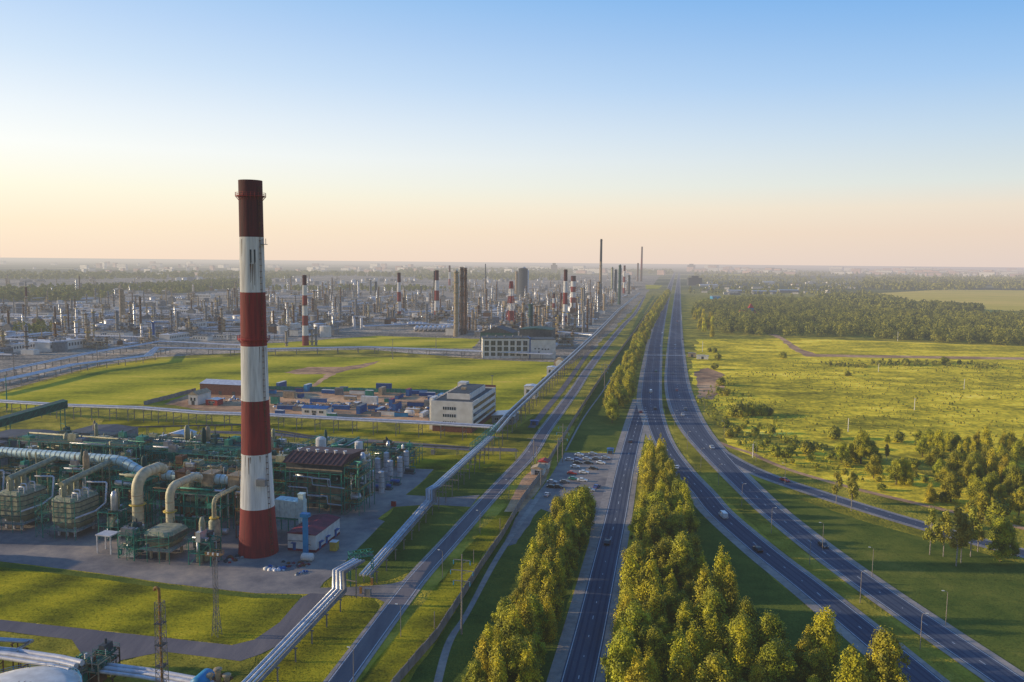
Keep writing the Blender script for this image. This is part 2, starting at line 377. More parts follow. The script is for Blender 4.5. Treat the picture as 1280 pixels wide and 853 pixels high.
sheet('verge', [(690, 562), (640, 560), (600, 557), (640, 540), (700, 495), (738, 452), (760, 430), (754, 430), (720, 470), (690, 515), (672, 535)], .03, mGrassBase, amp=.3)
sheet('verge', [(448, 853), (500, 790), (560, 715), (600, 665), (640, 625), (652, 625), (605, 690), (548, 790), (505, 850), (480, 885), (425, 885)], .04, mLawn, amp=.3, step=4)
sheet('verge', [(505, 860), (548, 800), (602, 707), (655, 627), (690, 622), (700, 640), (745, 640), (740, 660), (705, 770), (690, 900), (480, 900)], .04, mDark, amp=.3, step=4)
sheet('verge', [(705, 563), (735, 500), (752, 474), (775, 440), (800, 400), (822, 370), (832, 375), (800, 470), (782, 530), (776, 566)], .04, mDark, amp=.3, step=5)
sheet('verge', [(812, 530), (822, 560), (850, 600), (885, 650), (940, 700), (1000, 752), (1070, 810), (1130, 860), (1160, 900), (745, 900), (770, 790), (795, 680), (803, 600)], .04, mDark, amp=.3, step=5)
# median and roadside turf round the curved carriageways
sheet('median', [(825, 440), (832, 440), (831, 480), (842, 520), (862, 550), (890, 580), (940, 630), (1000, 685), (1080, 750), (1160, 812), (1230, 870), (1190, 870), (1090, 778), (1010, 716), (950, 665), (890, 605), (852, 560), (832, 520), (824, 480)], .035, mGrassBase, amp=.3, step=5)
sheet('verge', [(915, 585), (960, 608), (1020, 632), (1090, 655), (1160, 674), (1222, 690), (1320, 715), (1400, 930), (1280, 850), (1160, 778), (1080, 724), (1000, 665), (955, 626), (925, 598)], .035, mDark, amp=.4, step=5)  # toned dark to carry the shade of the tree strips
# hard surfaces
sheet('concrete_apron', [(-60, 696), (-60, 590), (100, 560), (340, 556), (470, 570), (512, 586), (542, 587), (528, 602), (507, 619), (560, 622), (600, 619), (588, 634), (536, 631), (492, 634), (472, 649), (481, 652), (436, 697), (418, 718), (405, 728), (400, 735), (440, 734), (490, 730), (520, 722), (512, 740), (485, 755), (470, 748), (430, 744), (320, 742), (212, 730), (125, 717), (0, 702)], .06, mConc, amp=.15, step=4)
sheet('side_road', [(-60, 770), (0, 775), (100, 786), (200, 797), (290, 807), (318, 800), (350, 778), (376, 748), (388, 742), (432, 744), (398, 768), (372, 795), (326, 818), (300, 827), (205, 815), (150, 826), (100, 872), (80, 872), (110, 830), (90, 800), (0, 789), (-60, 785)], .075, mAsph2, amp=.1, step=4)
sheet('site_road', [(250, 538), (342, 541), (455, 549), (590, 559), (645, 561), (648, 565), (590, 564), (455, 554), (342, 545), (250, 541)], .07, mAsph2, amp=.1, step=4)
sheet('refinery_yard', [(-400, 480), (-400, 352), (0, 346), (300, 341), (640, 343), (825, 345), (806, 370), (790, 388), (760, 418), (740, 440), (715, 455), (600, 449), (460, 437), (330, 440), (196, 447), (120, 458), (60, 474), (0, 490)], .02, mYard, amp=3, step=30)
sheet('construction_yard', [(205, 505), (250, 488), (345, 484), (400, 487), (574, 491), (560, 512), (536, 530), (345, 520), (260, 514)], .05, mDirt, amp=1., step=5)
sheet('dirt_patch', [(355, 466), (385, 459), (430, 459), (478, 451), (460, 458), (420, 467), (395, 483), (385, 484), (408, 468), (370, 468)], .05, mDirt, amp=1.5, step=8)
sheet('dirt_patch', [(960, 418), (975, 424), (990, 437), (1008, 446), (1280, 450), (1280, 447), (1020, 443), (1000, 436), (982, 424), (970, 418)], .06, mDirt, amp=1.5, step=12)
sheet('dirt_patch', [(868, 465), (885, 460), (905, 468), (905, 490), (890, 500), (873, 498)], .05, mDirt, amp=2, step=8)
sheet('dirt_patch', [(628, 685), (655, 625), (690, 622), (672, 640), (645, 680)], .055, mConc, amp=.3, step=4)
sheet('parking_area', [(706, 566), (778, 567), (768, 610), (752, 660), (742, 690), (735, 690), (740, 650), (700, 645), (664, 632), (668, 622), (688, 596)], .062, mConc, amp=.1, step=4)
sheet('gate_forecourt', [(640, 622), (652, 600), (672, 580), (690, 575), (683, 600), (668, 620), (650, 640), (630, 640)], .07, mDirt, amp=.2, step=4)
sheet('stubble_field', [(1095, 367), (1180, 362), (1500, 366), (1500, 392), (1290, 388), (1220, 391), (1200, 380), (1150, 377), (1110, 372)], .1, mCrop, amp=4, step=40)
sheet('stubble_field', [(1160, 392), (1300, 394), (1300, 402), (1200, 400)], .1, mField, amp=4, step=40)
sheet('stubble_field', [(-300, 343), (0, 342), (50, 344), (45, 347), (0, 348), (-300, 350)], .3, mCrop, amp=14, step=140)
sheet('stubble_field', [(806, 356), (828, 357), (824, 361), (808, 362)], .1, mField, amp=5, step=40)
# ------------------------------------------------------------------ roads
def catmull(pts, per=10):
    P_ = [pts[0]]+list(pts)+[pts[-1]]; out = []
    for i in range(1, len(P_)-2):
        p0, p1, p2, p3 = P_[i-1], P_[i], P_[i+1], P_[i+2]
        for j in range(per):
            t = j/per
            out.append(tuple(.5*((2*b)+(-a+c)*t+(2*a-5*b+4*c-d)*t*t+(-a+3*b-3*c+d)*t**3) for a, b, c, d in zip(p0, p1, p2, p3)))
    out.append(tuple(pts[-1])); return out
def ribbon(mb, path, off0, off1, z, mi=0, dash=None):
    """a strip between two lateral offsets; path = (x, y, width) ; offsets are callables of width"""
    pos = 0.; L_ = []; Rr = []
    n = len(path)
    nor = []
    for i in range(n):
        a = path[max(i-1, 0)]; b = path[min(i+1, n-1)]; d = math.hypot(b[0]-a[0], b[1]-a[1]) or 1
        nor.append(((b[1]-a[1])/d, -(b[0]-a[0])/d))
    def at(i, o): return (path[i][0]+nor[i][0]*o, path[i][1]+nor[i][1]*o, z)
    if not dash:
        vs = []
        for i in range(n): vs += [at(i, off0(path[i][2])), at(i, off1(path[i][2]))]
        mb.add(vs, [(2*i, 2*i+1, 2*i+3, 2*i+2) for i in range(n-1)], mi)
    else:
        on, gap = dash; s = 0.; nxt = 0.
        for i in range(n-1):
            a, b = path[i], path[i+1]; d = math.hypot(b[0]-a[0], b[1]-a[1])
            while nxt < s+d:
                t0 = (nxt-s)/d; t1 = min(1., (nxt+on-s)/d)
                if t1 > t0:
                    q = []
                    for t in (t0, t1):
                        w = a[2]+(b[2]-a[2])*t
                        nx = nor[i][0]+(nor[i+1][0]-nor[i][0])*t; ny = nor[i][1]+(nor[i+1][1]-nor[i][1])*t
                        cx = a[0]+(b[0]-a[0])*t; cy = a[1]+(b[1]-a[1])*t
                        for o in (off0(w), off1(w)): q.append((cx+nx*o, cy+ny*o, z))
                    mb.add([q[0], q[1], q[3], q[2]], [(0, 1, 2, 3)], mi)
                nxt += on+gap
            s += d
def road(name, pts, z, mat, lanes=2, shoulder=(1.5, 1.5), mark=True, kerb=False, per=10, world=False, lw=.22):
    w = [(p if world else g(p[0], p[1]))[:2]+(p[2],) for p in pts] if not world else pts
    path = catmull(w, per)
    mb = MB(); ribbon(mb, path, lambda q: -q/2-shoulder[0], lambda q: q/2+shoulder[1], z-.03)
    if shoulder != (0, 0): tag(mb.build('road_shoulder', mShoulder), kind='structure')
    mb = MB(); ribbon(mb, path, lambda q: -q/2, lambda q: q/2, z)
    r = tag(mb.build(name, mat), kind='structure')
    if mark:
        mm = MB()
        for k in range(lanes):
            for sg in (-.8, .8): ribbon(mm, path, lambda q, k=k, sg=sg: -q/2+.45+(q-.9)*(k+.5)/lanes+sg-.28, lambda q, k=k, sg=sg: -q/2+.45+(q-.9)*(k+.5)/lanes+sg+.28, z+.005)
        if mat is mAsph: mm.build('wheel_track', mTrack, r)
        mm = MB()
        for sgn in (-1, 1): ribbon(mm, path, lambda q: sgn*(q/2-.45)-lw/2, lambda q: sgn*(q/2-.45)+lw/2, z+.012)
        mm.build('edge_line', mPaint, r)
        mm = MB()
        for k in range(1, lanes):
            ribbon(mm, path, lambda q, k=k: -q/2+.45+(q-.9)*k/lanes-lw/2, lambda q, k=k: -q/2+.45+(q-.9)*k/lanes+lw/2, z+.012, dash=(3.5, 7.5))
        if lanes > 1: mm.build('lane_marking', mPaint, r)
    return path
def far_u(u, v): x, y = L(u, v); return (x, y)
# the straight service road, both highway carriageways, the slip road, the plant road
r1 = [g(p[0], p[1])+(p[2],) for p in [(716, 880, 8.3), (724, 845, 8.3), (738, 787, 8.3), (757, 702, 8.3), (771, 640, 8.3), (783, 580, 8.5), (796, 530, 9), (806, 500, 11)]]
R1 = road('service_road', r1, .10, mAsph, 2, (3.2, 2.2), world=True)
r2 = [g(p[0], p[1])+(p[2],) for p in [(1215, 900, 9), (1165, 860, 9), (1081, 790, 9), (1008, 731, 9), (953, 688, 9), (900, 642, 9), (878, 616, 9), (852, 587, 9), (830, 555, 9.5), (818, 523, 11), (813, 497, 14), (816.5, 453, 15)]]
r2 += [g(822, 415)+(15,), g(832.5, 375)+(15,), g(840.5, 350)+(15,), g(843.5, 341)+(15,)]
R2 = road('left_carriageway', r2, .14, mAsph, 2, (3.2, 1.6), world=True)
r3 = [g(p[0], p[1])+(p[2],) for p in [(1370, 930, 9), (1270, 858, 9), (1160, 783, 9), (1085, 731, 9), (1022, 685, 9), (966, 640, 9.5), (937, 613, 10), (913, 589, 11), (888, 562, 13), (868, 537, 15), (854, 510, 17), (846.5, 482, 17.5), (844.5, 453, 17)]]
r3 += [g(844.6, 415)+(16,), g(846.5, 375)+(16,), g(848.2, 350)+(16,), g(849, 341)+(16,)]
R3 = road('right_carriageway', r3, .18, mAsph, 2, (1.6, 2.2), world=True)
R4 = road('slip_road', [(888, 556, 4), (905, 568, 6), (925, 580, 7), (960, 596, 7.5), (1022, 617, 7.5), (1085, 637, 7.5), (1145, 655, 7.5), (1222, 677, 7.5), (1280, 692, 7.5), (1400, 722, 7.5)], .16, mAsph, 2, (1.6, 1.8))
L1 = road('plant_road', [(398, 890, 5.8), (424, 853, 5.8), (495, 757, 5.8), (524, 720, 5.8), (560, 680, 5.8), (600, 635, 5.8), (632, 600, 5.8), (662, 568, 6.5), (680, 540, 6.5), (700, 513, 6.5), (719, 487, 6.5), (736, 461, 6.5), (760, 430, 6.), (781, 405, 6.), (795, 390, 5.5), (806, 370, 5.)], .15, mAsph2, 1, (.9, .9))
road('back_lane', [(664, 535, 4.5), (684, 510, 4.5), (703, 487, 4.5), (722, 460, 4.5), (736, 440, 4.5)], .11, mAsph2, 1, (0, 0), mark=False)
road('dirt_path', [(940, 567, 3.5), (960, 577, 3.5), (997, 591, 3.5), (1072, 612, 4), (1160, 633, 4), (1280, 661, 4), (1400, 695, 4)], .10, mDirt, 1, (0, 0), mark=False)
road('dirt_path', [(540, 885, 2), (560, 807, 2), (585, 765, 1.6), (622, 697, 2), (660, 640, 2), (676, 617, 2)], .09, mShoulder, 1, (0, 0), mark=False)
road('dirt_path', [(707, 564, 1), (730, 522, 1), (755, 487, 1), (775, 455, 1)], .09, mShoulder, 1, (0, 0), mark=False)
road('dirt_path', [(860, 520, 4), (885, 545, 4), (905, 556, 4), (940, 567, 3.5)], .09, mDirt, 1, (0, 0), mark=False)
# zebra strip across the highway
zb = MB(); zx0, zy = g(806, 444.2); zx1, _ = g(858, 444.6)
for k in range(28):
    a = zx0+(zx1-zx0)*k/28; zb.add([(a, zy-2.2, .215), (a+(zx1-zx0)/56*1.3, zy-2.2, .215), (a+(zx1-zx0)/56*1.3, zy+2.2, .215), (a, zy+2.2, .215)], [(0, 1, 2, 3)])
tag(zb.build('pedestrian_crossing', mPaint), kind='structure')
# a hatched gore where the two roads part
gb = MB()
p0, p1, p2 = g(807, 508), g(803, 524), g(811, 524)
for t in np.linspace(.15, 1, 6):
    a = (p0[0]+(p1[0]-p0[0])*t, p0[1]+(p1[1]-p0[1])*t); b = (p0[0]+(p2[0]-p0[0])*t, p0[1]+(p2[1]-p0[1])*t)
    gb.add([(a[0], a[1], .205), (b[0], b[1], .205), (b[0], b[1]+1, .205), (a[0], a[1]+1, .205)], [(0, 1, 2, 3)])
tag(gb.build('road_marking', mPaint), kind='structure')
def along(path, x_of_px=None):
    return path
def point_on(path, px, py, off=0., lane=0.):
    """nearest point of a road path to the ground point seen there, shifted sideways; returns x, y, heading"""
    X = g(px, py); best = min(range(len(path)-1), key=lambda i: math.hypot(path[i][0]-X[0], path[i][1]-X[1]))
    i = min(max(best, 1), len(path)-2); a = path[i-1]; b = path[i+1]; h = math.atan2(b[1]-a[1], b[0]-a[0])
    return X[0], X[1], h
# ------------------------------------------------------------------ vehicles
def make_car(van=False):
    r = thing('van' if van else 'car', 'x', 'car')
    l, w, h = (5.2, 2.0, 2.2) if van else (4.5, 1.8, 1.45)
    b = MB()
    if van: prof = [(-l/2, .35), (-l/2, 2.1), (-l/2+.15, h), (l/2-1.5, h), (l/2-.9, 1.35), (l/2-.1, 1.1), (l/2, .75), (l/2, .35)]
    else: prof = [(-l/2, .3), (-l/2, .85), (-l/2+.5, .95), (-l/2+1.1, h-.05), (-l/2+2.4, h), (l/2-1.3, .98), (l/2-.15, .8), (l/2, .6), (l/2, .3)]
    n = len(prof); vs = []
    for y_, k in ((-w/2, 1.), (w/2, 1.)):
        for x_, z_ in prof:
            sh = .14*max(0, (z_-.9)) ; vs.append((x_, y_*(1-sh), z_))
    b.add(vs, [tuple(range(n)), tuple(range(2*n-1, n-1, -1))]+[(i, n+i, n+(i+1) % n, (i+1) % n) for i in range(n)])
    b.build('body', mCar, r)
    gl = MB()
    if van:
        gl.add([(l/2-1.49, -.8, h-.12), (l/2-1.49, .8, h-.12), (l/2-.94, .84, 1.42), (l/2-.94, -.84, 1.42)], [(0, 3, 2, 1)])
        for v in gl.v[:]: pass
        gl.v = [(x+.05, y, z+.03) for x, y, z in gl.v]
        for s_ in (-1, 1): gl.add([(l/2-2.6, s_*.93, 1.45), (l/2-1.2, s_*.93, 1.4), (l/2-1.6, s_*.87, 2.0), (l/2-2.6, s_*.87, 2.0)], [(0, 1, 2, 3)])
    else:
        gl.add([(-l/2+.58, -.78, 1.0), (-l/2+.58, .78, 1.0), (-l/2+1.08, .72, 1.38), (-l/2+1.08, -.72, 1.38)], [(0, 1, 2, 3)])
        gl.add([(l/2-1.36, -.78, 1.02), (l/2-1.36, .78, 1.02), (-l/2+2.46, .72, 1.41), (-l/2+2.46, -.72, 1.41)], [(0, 3, 2, 1)])
        for i, v in enumerate(gl.v): gl.v[i] = (v[0]+(-.03 if i < 4 else .03), v[1], v[2]+.02)
        for s_ in (-1, 1): gl.add([(-l/2+.8, s_*.90, 1.0), (l/2-1.5, s_*.90, 1.0), (-l/2+2.4, s_*.86, 1.36), (-l/2+1.2, s_*.86, 1.36)], [(0, 1, 2, 3)])
    gl.build('window', mGlass, r)
    for sx in (-1, 1):
        for sy in (-1, 1):
            wb = MB(); wb.bar((0, -.11, 0), (0, .11, 0), .33, 0, 14); wh = wb.build('wheel', mTyre, r, (sx*l*.3, sy*(w/2-.08), .33))
            rb = MB(); rb.bar((0, sy*.112, 0), (0, sy*.13, 0), .2, 0, 10); rb.build('rim', mRim, wh)
    for sy in (-1, 1):
        hb = MB(); hb.box(l/2-.04, l/2+.03, sy*.62-.2, sy*.62+.2, .58, .76); hb.build('headlight', mLampG, r)
        tb = MB(); tb.box(-l/2-.03, -l/2+.04, sy*.65-.16, sy*.65+.16, .66, .84); tb.build('tail_light', mTailR, r)
    return kids_scan(r)
carP = make_car(); vanP = make_car(True)
used_p = {}
def put_car(px, py, label, color, heading, z=.1, van=False, cat='car', group=None, scale=1., nm=None):
    p = vanP if van else carP
    if p.name not in used_p: used_p[p.name] = 1; o = p
    else: o = copy_tree(p)
    x, y = g(px, py); o.location = (x, y, z); o.rotation_euler.z = heading; o.scale = (scale,)*3
    tag(o, label, cat, group)
    for k in (KIDS.get(o.name) or [c for c in o.children]):
        if k.name.startswith('body'): k.color = color+(1,)
    return o
def body_of(o):
    return [c for c in COL.objects if c.parent == o and c.name.startswith('body')]
COLS = dict(white=(.75, .75, .75), silver=(.42, .44, .47), dark=(.03, .03, .04), black=(.012, .012, .015), red=(.45, .03, .03), blue=(.03, .08, .28), green=(.02, .22, .16), grey=(.14, .15, .17))
cars = []
H0 = math.pi/2-TH
for px, py, c, lab, hd, z, path, van in [
    (759, 680, 'black', 'black car driving alone on the straight road between the tree strips', 0, .11, R1, 0),
    (788, 553, 'dark', 'dark car on the straight road beside the parking area', 0, .11, R1, 0),
    (813.5, 491, 'white', 'white van near the point where the roads divide', 0, .16, R2, 1),
    (819, 512, 'dark', 'dark car just below the white van at the road split', 0, .16, R2, 0),
    (801, 516, 'red', 'reddish car left of the hatched wedge where the roads part', 0, .16, R2, 0),
    (845, 586, 'white', 'white car on the curving left carriageway above its bend', 0, .16, R2, 0),
    (904, 647, 'white', 'white estate car on the left carriageway, upper of the two close together', 0, .16, R2, 1),
    (947, 689, 'black', 'black car on the left carriageway behind the white one', 0, .16, R2, 0),
    (1029, 684, 'dark', 'dark car on the right carriageway near a street lamp', math.pi, .20, R3, 0),
    (981, 602, 'red', 'red car on the slip road beside the meadow', math.pi, .18, R4, 0),
    (857, 513, 'dark', 'dark car on the right carriageway where it starts to bend', math.pi, .20, R3, 0),
    (846, 489, 'red', 'small maroon car in the middle lanes of the right carriageway', math.pi, .20, R3, 0),
    (853.5, 520, 'silver', 'silver car just below the dark one on the bending carriageway', math.pi, .20, R3, 0),
    (841, 468, 'grey', 'grey car on the right carriageway below the pedestrian crossing', math.pi, .20, R3, 0),
    (844, 432, 'white', 'white car just beyond the pedestrian crossing', math.pi, .20, R3, 0),
    (844, 437, 'blue', 'blue car beside the white one beyond the crossing', math.pi, .20, R3, 0),
    (828, 418, 'white', 'white lorry-like van on the left carriageway beyond the crossing', 0, .16, R2, 1),
    (853.5, 425, 'dark', 'dark car at the right edge beyond the crossing', math.pi, .20, R3, 0),
    (826, 433, 'silver', 'silver car on the left carriageway beyond the crossing', 0, .16, R2, 0),
    (820, 465, 'green', 'small green car on the left carriageway short of the crossing', 0, .16, R2, 0),
    (890, 561, 'silver', 'silver car where the slip road leaves the highway', math.pi, .20, R3, 0)]:
    x, y, h = point_on(path, px, py)
    base = h
    if math.sin(base) < 0: base += math.pi
    cars.append(put_car(px, py, lab, COLS[c], base+hd, z, bool(van), 'van' if van else 'car', 'vehicles driving on the roads', 1.08))
rnd = random.Random(5)
for k in range(22):
    py = 347+ (k/22)**1.3*64+rnd.uniform(-1, 1); left = rnd.random() < .5
    path = R2 if left else R3
    Y = g(845, py)[1]; i = min(range(len(path)), key=lambda i: abs(path[i][1]-Y)); q = path[i]
    off = rnd.choice([-5, -2, 2, 5]); pxx, pyy = proj(q[0]+off, q[1], 0)
    cars.append(put_car(pxx, pyy, 'distant vehicle, one of many specks on the far straight highway', COLS[rnd.choice(['white', 'silver', 'dark', 'grey', 'red'])], H0+(0 if left else math.pi), .2, False, 'car', 'distant vehicles on the straight highway'))
for px, py, c, lab, hd in [
    (724, 570, 'white', 'white car parked furthest back on the left of the parking area', 0), (741, 569, 'silver', 'silver car parked furthest back on the right of the parking area', 0),
    (722, 576, 'blue', 'dark blue car parked in the second row, left', 0), (734, 575, 'silver', 'silver car parked in the middle of the second row', 0), (746, 575, 'grey', 'grey car parked at the right end of the second row', 0),
    (722, 580, 'dark', 'dark car parked left in the third row', 0), (736, 580, 'dark', 'dark car parked beside another in the third row, right', 0),
    (719, 585, 'white', 'white car parked alone left of centre', 0), (715, 593, 'red', 'dark red car parked left in the middle of the parking area', 0), (730, 592, 'white', 'white car parked beside the dark red one', 0),
    (717, 600, 'green', 'green car parked in front of the dark red one', 0), (690, 610, 'black', 'black car parked left, outer of two', 0), (698, 610, 'dark', 'dark car parked left, inner of two', 0),
    (737, 614, 'silver', 'silver car parked near the trees', 0), (746, 610, 'blue', 'dark blue car parked near the service road', 1.2), (684, 620, 'silver', 'silver car parked by the wall at the edge of the trees', 1.4), (690, 604, 'silver', 'silver car parked behind the two black ones', 0), (751, 580, 'white', 'white car parked alone at the right end of the third row', 0), (706, 604, 'grey', 'grey car parked right of the silver one behind the black pair', 0), (728, 602, 'white', 'white car parked right of the green one', 0), (712, 576, 'silver', 'silver car parked furthest left in the second row', 0), (742, 587, 'dark', 'dark car parked right of the white one in the middle', 0), (757, 574, 'silver', 'silver car parked nearest the light blue kiosk', 0), (726, 612, 'dark', 'dark car parked left of the silver one near the trees', 0)]:
    cars.append(put_car(px, py, lab, COLS[c], hd+RZ+rnd.uniform(-.08, .08), .075, False, 'car', 'cars in the parking area', 1.05))
# ------------------------------------------------------------------ chimneys
def make_chimney(name, label, px, base, top, wb, wt, bands, first_red=True, ladder=True, mats=None, group=None, xy=None, h=None, prof=None, lat=0, edges=None):
    x, y = xy or g(px, base); h = h or zat(x, y, top); r0 = wb/2*y/F; r1_ = wt/2*y/F
    t = thing(name, label, 'chimney', (x, y, 0), RZ, group)
    if prof is None:
        def rad(z): return r0+(r1_-r0)*(z/h)**.8
    else:
        def rad(z):
            for (za, ra), (zb_, rb) in zip(prof, prof[1:]):
                if za <= z <= zb_: return ra+(rb-ra)*(z-za)/(zb_-za)
            return prof[-1][1]
    mats = mats or (mRedB, mWhiteB)
    edges = edges or [h*(1-k/bands) for k in range(bands+1)]
    n = 40 if r0 > 4 else 16
    for k in range(len(edges)-1):
        zt, zb_ = edges[k], edges[k+1]
        b = MB(); b.lathe(0, 0, [(rad(zb_+(zt-zb_)*q/4), zb_+(zt-zb_)*q/4) for q in range(5)], n, 0, False)
        b.build('painted_band', (mRedSoot if k == 0 and mats[0] is mRedB else mats[0]) if (k % 2 == 0) == first_red else mats[1], t)
    b = MB(); b.lathe(0, 0, [(rad(h)*1.0, h), (rad(h)*.82, h), (rad(h)*.82, h-4)], n, 0, False); b.add([(0.8*rad(h)*math.cos(a), .8*rad(h)*math.sin(a), h-3) for a in np.linspace(0, 6.2, 12)], [tuple(range(12))], 0)
    b.build('flue_rim', mDkGrey, t)
    return t, rad, h
def ring_platform(t, rad, z, mat, out=1.3, n=24):
    b = MB(); r = rad(z)
    b.lathe(0, 0, [(r+.02, z), (r+out, z), (r+out, z+.15), (r+.02, z+.15)], n, 0, False)
    for i in range(n):
        a = 2*math.pi*i/n; c_, s_ = math.cos(a), math.sin(a)
        b.bar((c_*(r+out), s_*(r+out), z), (c_*(r+out), s_*(r+out), z+1.2), .05)
        b.bar((c_*(r), s_*(r), z-1.2), (c_*(r+out), s_*(r+out), z), .06)
        a2 = 2*math.pi*(i+1)/n
        for zz in (.6, 1.2): b.bar((c_*(r+out), s_*(r+out), z+zz), (math.cos(a2)*(r+out), math.sin(a2)*(r+out), z+zz), .05)
    return b.build('walkway', mat, t)
CXY = L(-140, 241)
HC = 125.7
ze = [zat(CXY[0], CXY[1]-5, q) for q in (226, 296, 366, 434, 503, 570, 638)]+[0.]
ze[0] = HC
t, rad, h = make_chimney('factory_chimney', 'huge red and white banded chimney towering over the green plant', 0, 0, 0, 50, 29, 7, xy=CXY, h=HC, edges=ze,
    prof=[(0, 6.7), (7, 6.15), (14, 5.75), (33, 4.95), (52, 4.5), (71, 4.25), (90, 4.05), (110, 3.85), (130, 3.8)])
ring_platform(t, rad, zat(CXY[0], CXY[1], 424), mRed, 1.0)
ring_platform(t, rad, zat(CXY[0], CXY[1], 246), mRed, 1.0)
b = MB(); a0 = -.35
for z in np.arange(2, HC-3, 2.):
    r = rad(z)+.35
    x_, y_ = math.cos(a0)*r, math.sin(a0)*r
    b.box(x_-.35, x_+.35, y_-.35, y_+.05, z, z+.12)
for s_ in (-.3, .3):
    b.tube([(math.cos(a0+s_/5)*(rad(z)+.3), math.sin(a0+s_/5)*(rad(z)+.3), z) for z in np.linspace(1, HC-2, 14)], .07, 5)
b.build('ladder', mBrown, t)
b = MB(); z = zat(CXY[0], CXY[1], 306); r = rad(z); b.box(r-.2, r+1.3, -1, 1, z, z+.2); b.bar((r+1.2, 0, z), (r+1.2, 0, z+2), .1); b.build('bracket', mGrey, t)
b = MB(); z = zat(CXY[0], CXY[1], 598); r = rad(z); b.box(r*.55, r*.55+3.2, -r*.95-.7, -r*.8, z-1, z+1.2); b.build('bracket', mGrey, t)
b = MB()
for k, q in enumerate((316, 321)):
    z = zat(CXY[0], CXY[1], 318+0*k); a = -1.15+k*.32; r = rad(z)
    b.add([(math.cos(a+d)*(r+.03), math.sin(a+d)*(r+.03), zz) for d, zz in ((-.07, z-3.2), (.07, z-3.2), (.07, z+1.5), (-.07, z+1.5))], [(0, 1, 2, 3)])
b.build('flue_opening', mDkGrey, t)
m_ = MB(); rr_ = random.Random(4)
for k in range(46):
    a = rr_.uniform(-3.1, .4); z1_ = rr_.choice(ze[1:6])+rr_.uniform(-1, 0) if k > 6 else z-3.2; a = a if k > 6 else -1.15+rr_.uniform(-.1, .45)
    ln_ = rr_.uniform(1.5, 9); wd_ = rr_.uniform(.012, .045)
    m_.add([(math.cos(a+d_)*(rad(zz)+.02), math.sin(a+d_)*(rad(zz)+.02), zz) for d_, zz in ((-wd_*.3, z1_-ln_), (wd_*.3, z1_-ln_), (wd_, z1_), (-wd_, z1_))], [(0, 1, 2, 3)])
m_.build('rust_stain', mBrown, t)

far_ch = [
 ('dark topped red and white chimney, nearest of the slim ones left of the glazed block', 382, 432, 344, 8.5, 5, 7, True, None),
 ('slim red and white chimney, left of a close pair of slim ones', 499, 401, 341, 5.5, 4, 5, True, None),
 ('slim red and white chimney with a dark column at its left side', 546, 401, 338, 7, 4.6, 5, True, None),
 ('small distant chimney with a red top just left of the yellow column', 562, 357, 332, 3, 2.3, 3, True, None),
 ('tall red and white chimney rising right behind the blank wall of the glazed block', 706, 409, 337, 6.5, 4.4, 5, True, None),
 ('pale stout chimney with two red bands near its top', 716, 392, 345, 7.5, 6, 7, True, None),
 ('short slim chimney with red and white bands left of the tallest pale one', 692, 397, 367, 4, 3, 5, True, None),
 ('thinnest and tallest dark chimney above the refinery skyline', 750, 383, 299, 4.2, 2.6, 3, True, (mDkGrey, mTan)),
 ('tall dark thin chimney by the end of the straight highway', 801.5, 352, 308.5, 2.8, 2, 3, True, (mBrown, mRedB)),
 ('shorter dark chimney close beside the tall thin one near the highway', 797, 352, 329, 2.2, 2, 1, True, (mBrown, mRedB)),
 ('red and white chimney among dark columns near the highway', 780, 367, 332, 3.2, 2.4, 5, True, None),
 ('tan concrete chimney standing alone in the left part of the refinery', 153.5, 411, 362, 7, 5.6, 2, True, (mTan, mTan)),
 ('small red brown chimney near the left edge of the refinery', 34, 393, 359, 3.4, 2.4, 3, True, (mRedB, mTan)),
 ('pale stack on the left of the refinery beside the small red brown chimney', 18, 396, 372, 1.6, 1.2, 1, True, (mGrey, mGrey)),
 ('thin pale stack with a knobbly foot, left of a similar pair', 180, 383, 362, 2, 1.4, 1, True, (mGrey, mGrey)),
 ('thin pale stack standing in a tan frame', 208, 383, 361, 2, 1.4, 1, True, (mTan, mGrey)),
 ('slender orange lit mast between the yellow column and the dark drum tower', 606.5, 385, 330, 3, 1.2, 3, True, (mGrey, mTan)),
 ('dark slim column close behind the left banded chimney of the pair', 543, 398, 339, 2.4, 2.2, 1, True, (mDkGrey, mDkGrey)),
 ('white slim column right of the tall brown lattice columns', 582, 388, 358, 2.2, 2, 1, True, (mWhiteB, mWhiteB)),
 ('deep red slim stack just left of the tall banded one behind the blank wall', 701, 398, 366, 3, 2.6, 1, True, (mRedB, mRedB)),
]
for lab, px, base, top, wb, wt, nb, fr, mt in far_ch:
    t, rad, h = make_chimney('chimney', lab, px, base, top, wb, wt, nb, fr, mats=mt, group='chimneys of the refinery')
    if wb > 3 and nb > 2:
        ring_platform(t, rad, h*.97, mDkGrey, .9, 10); ring_platform(t, rad, h*(1-3/nb) if nb > 3 else h*.6, mDkGrey, .9, 10)
# lattice towered banded chimney (wide foot)
def lattice(b, w0, w1, z0, z1, k, r=.12, mi=0, cx=0, cy=0):
    P_ = []
    for i in range(k+1):
        w = w0+(w1-w0)*i/k; z = z0+(z1-z0)*i/k
        P_.append([(cx+sx*w/2, cy+sy*w/2, z) for sx, sy in ((-1, -1), (1, -1), (1, 1), (-1, 1))])
    for i in range(k):
        for j in range(4):
            q = (j+1) % 4
            b.bar(P_[i][j], P_[i+1][j], r*1.3, mi, 3); b.bar(P_[i][j], P_[i+1][q] if i % 2 else P_[i+1][j], r, mi, 3)
            b.bar(P_[i][q], P_[i+1][j], r*.8, mi, 3); b.bar(P_[i+1][j], P_[i+1][q], r*.8, mi, 3)
x, y = g(638.5, 407); h = zat(x, y, 352)
t = thing('lattice_chimney', 'red and white flue inside a wide footed lattice tower among white tanks', 'chimney', (x, y), RZ)
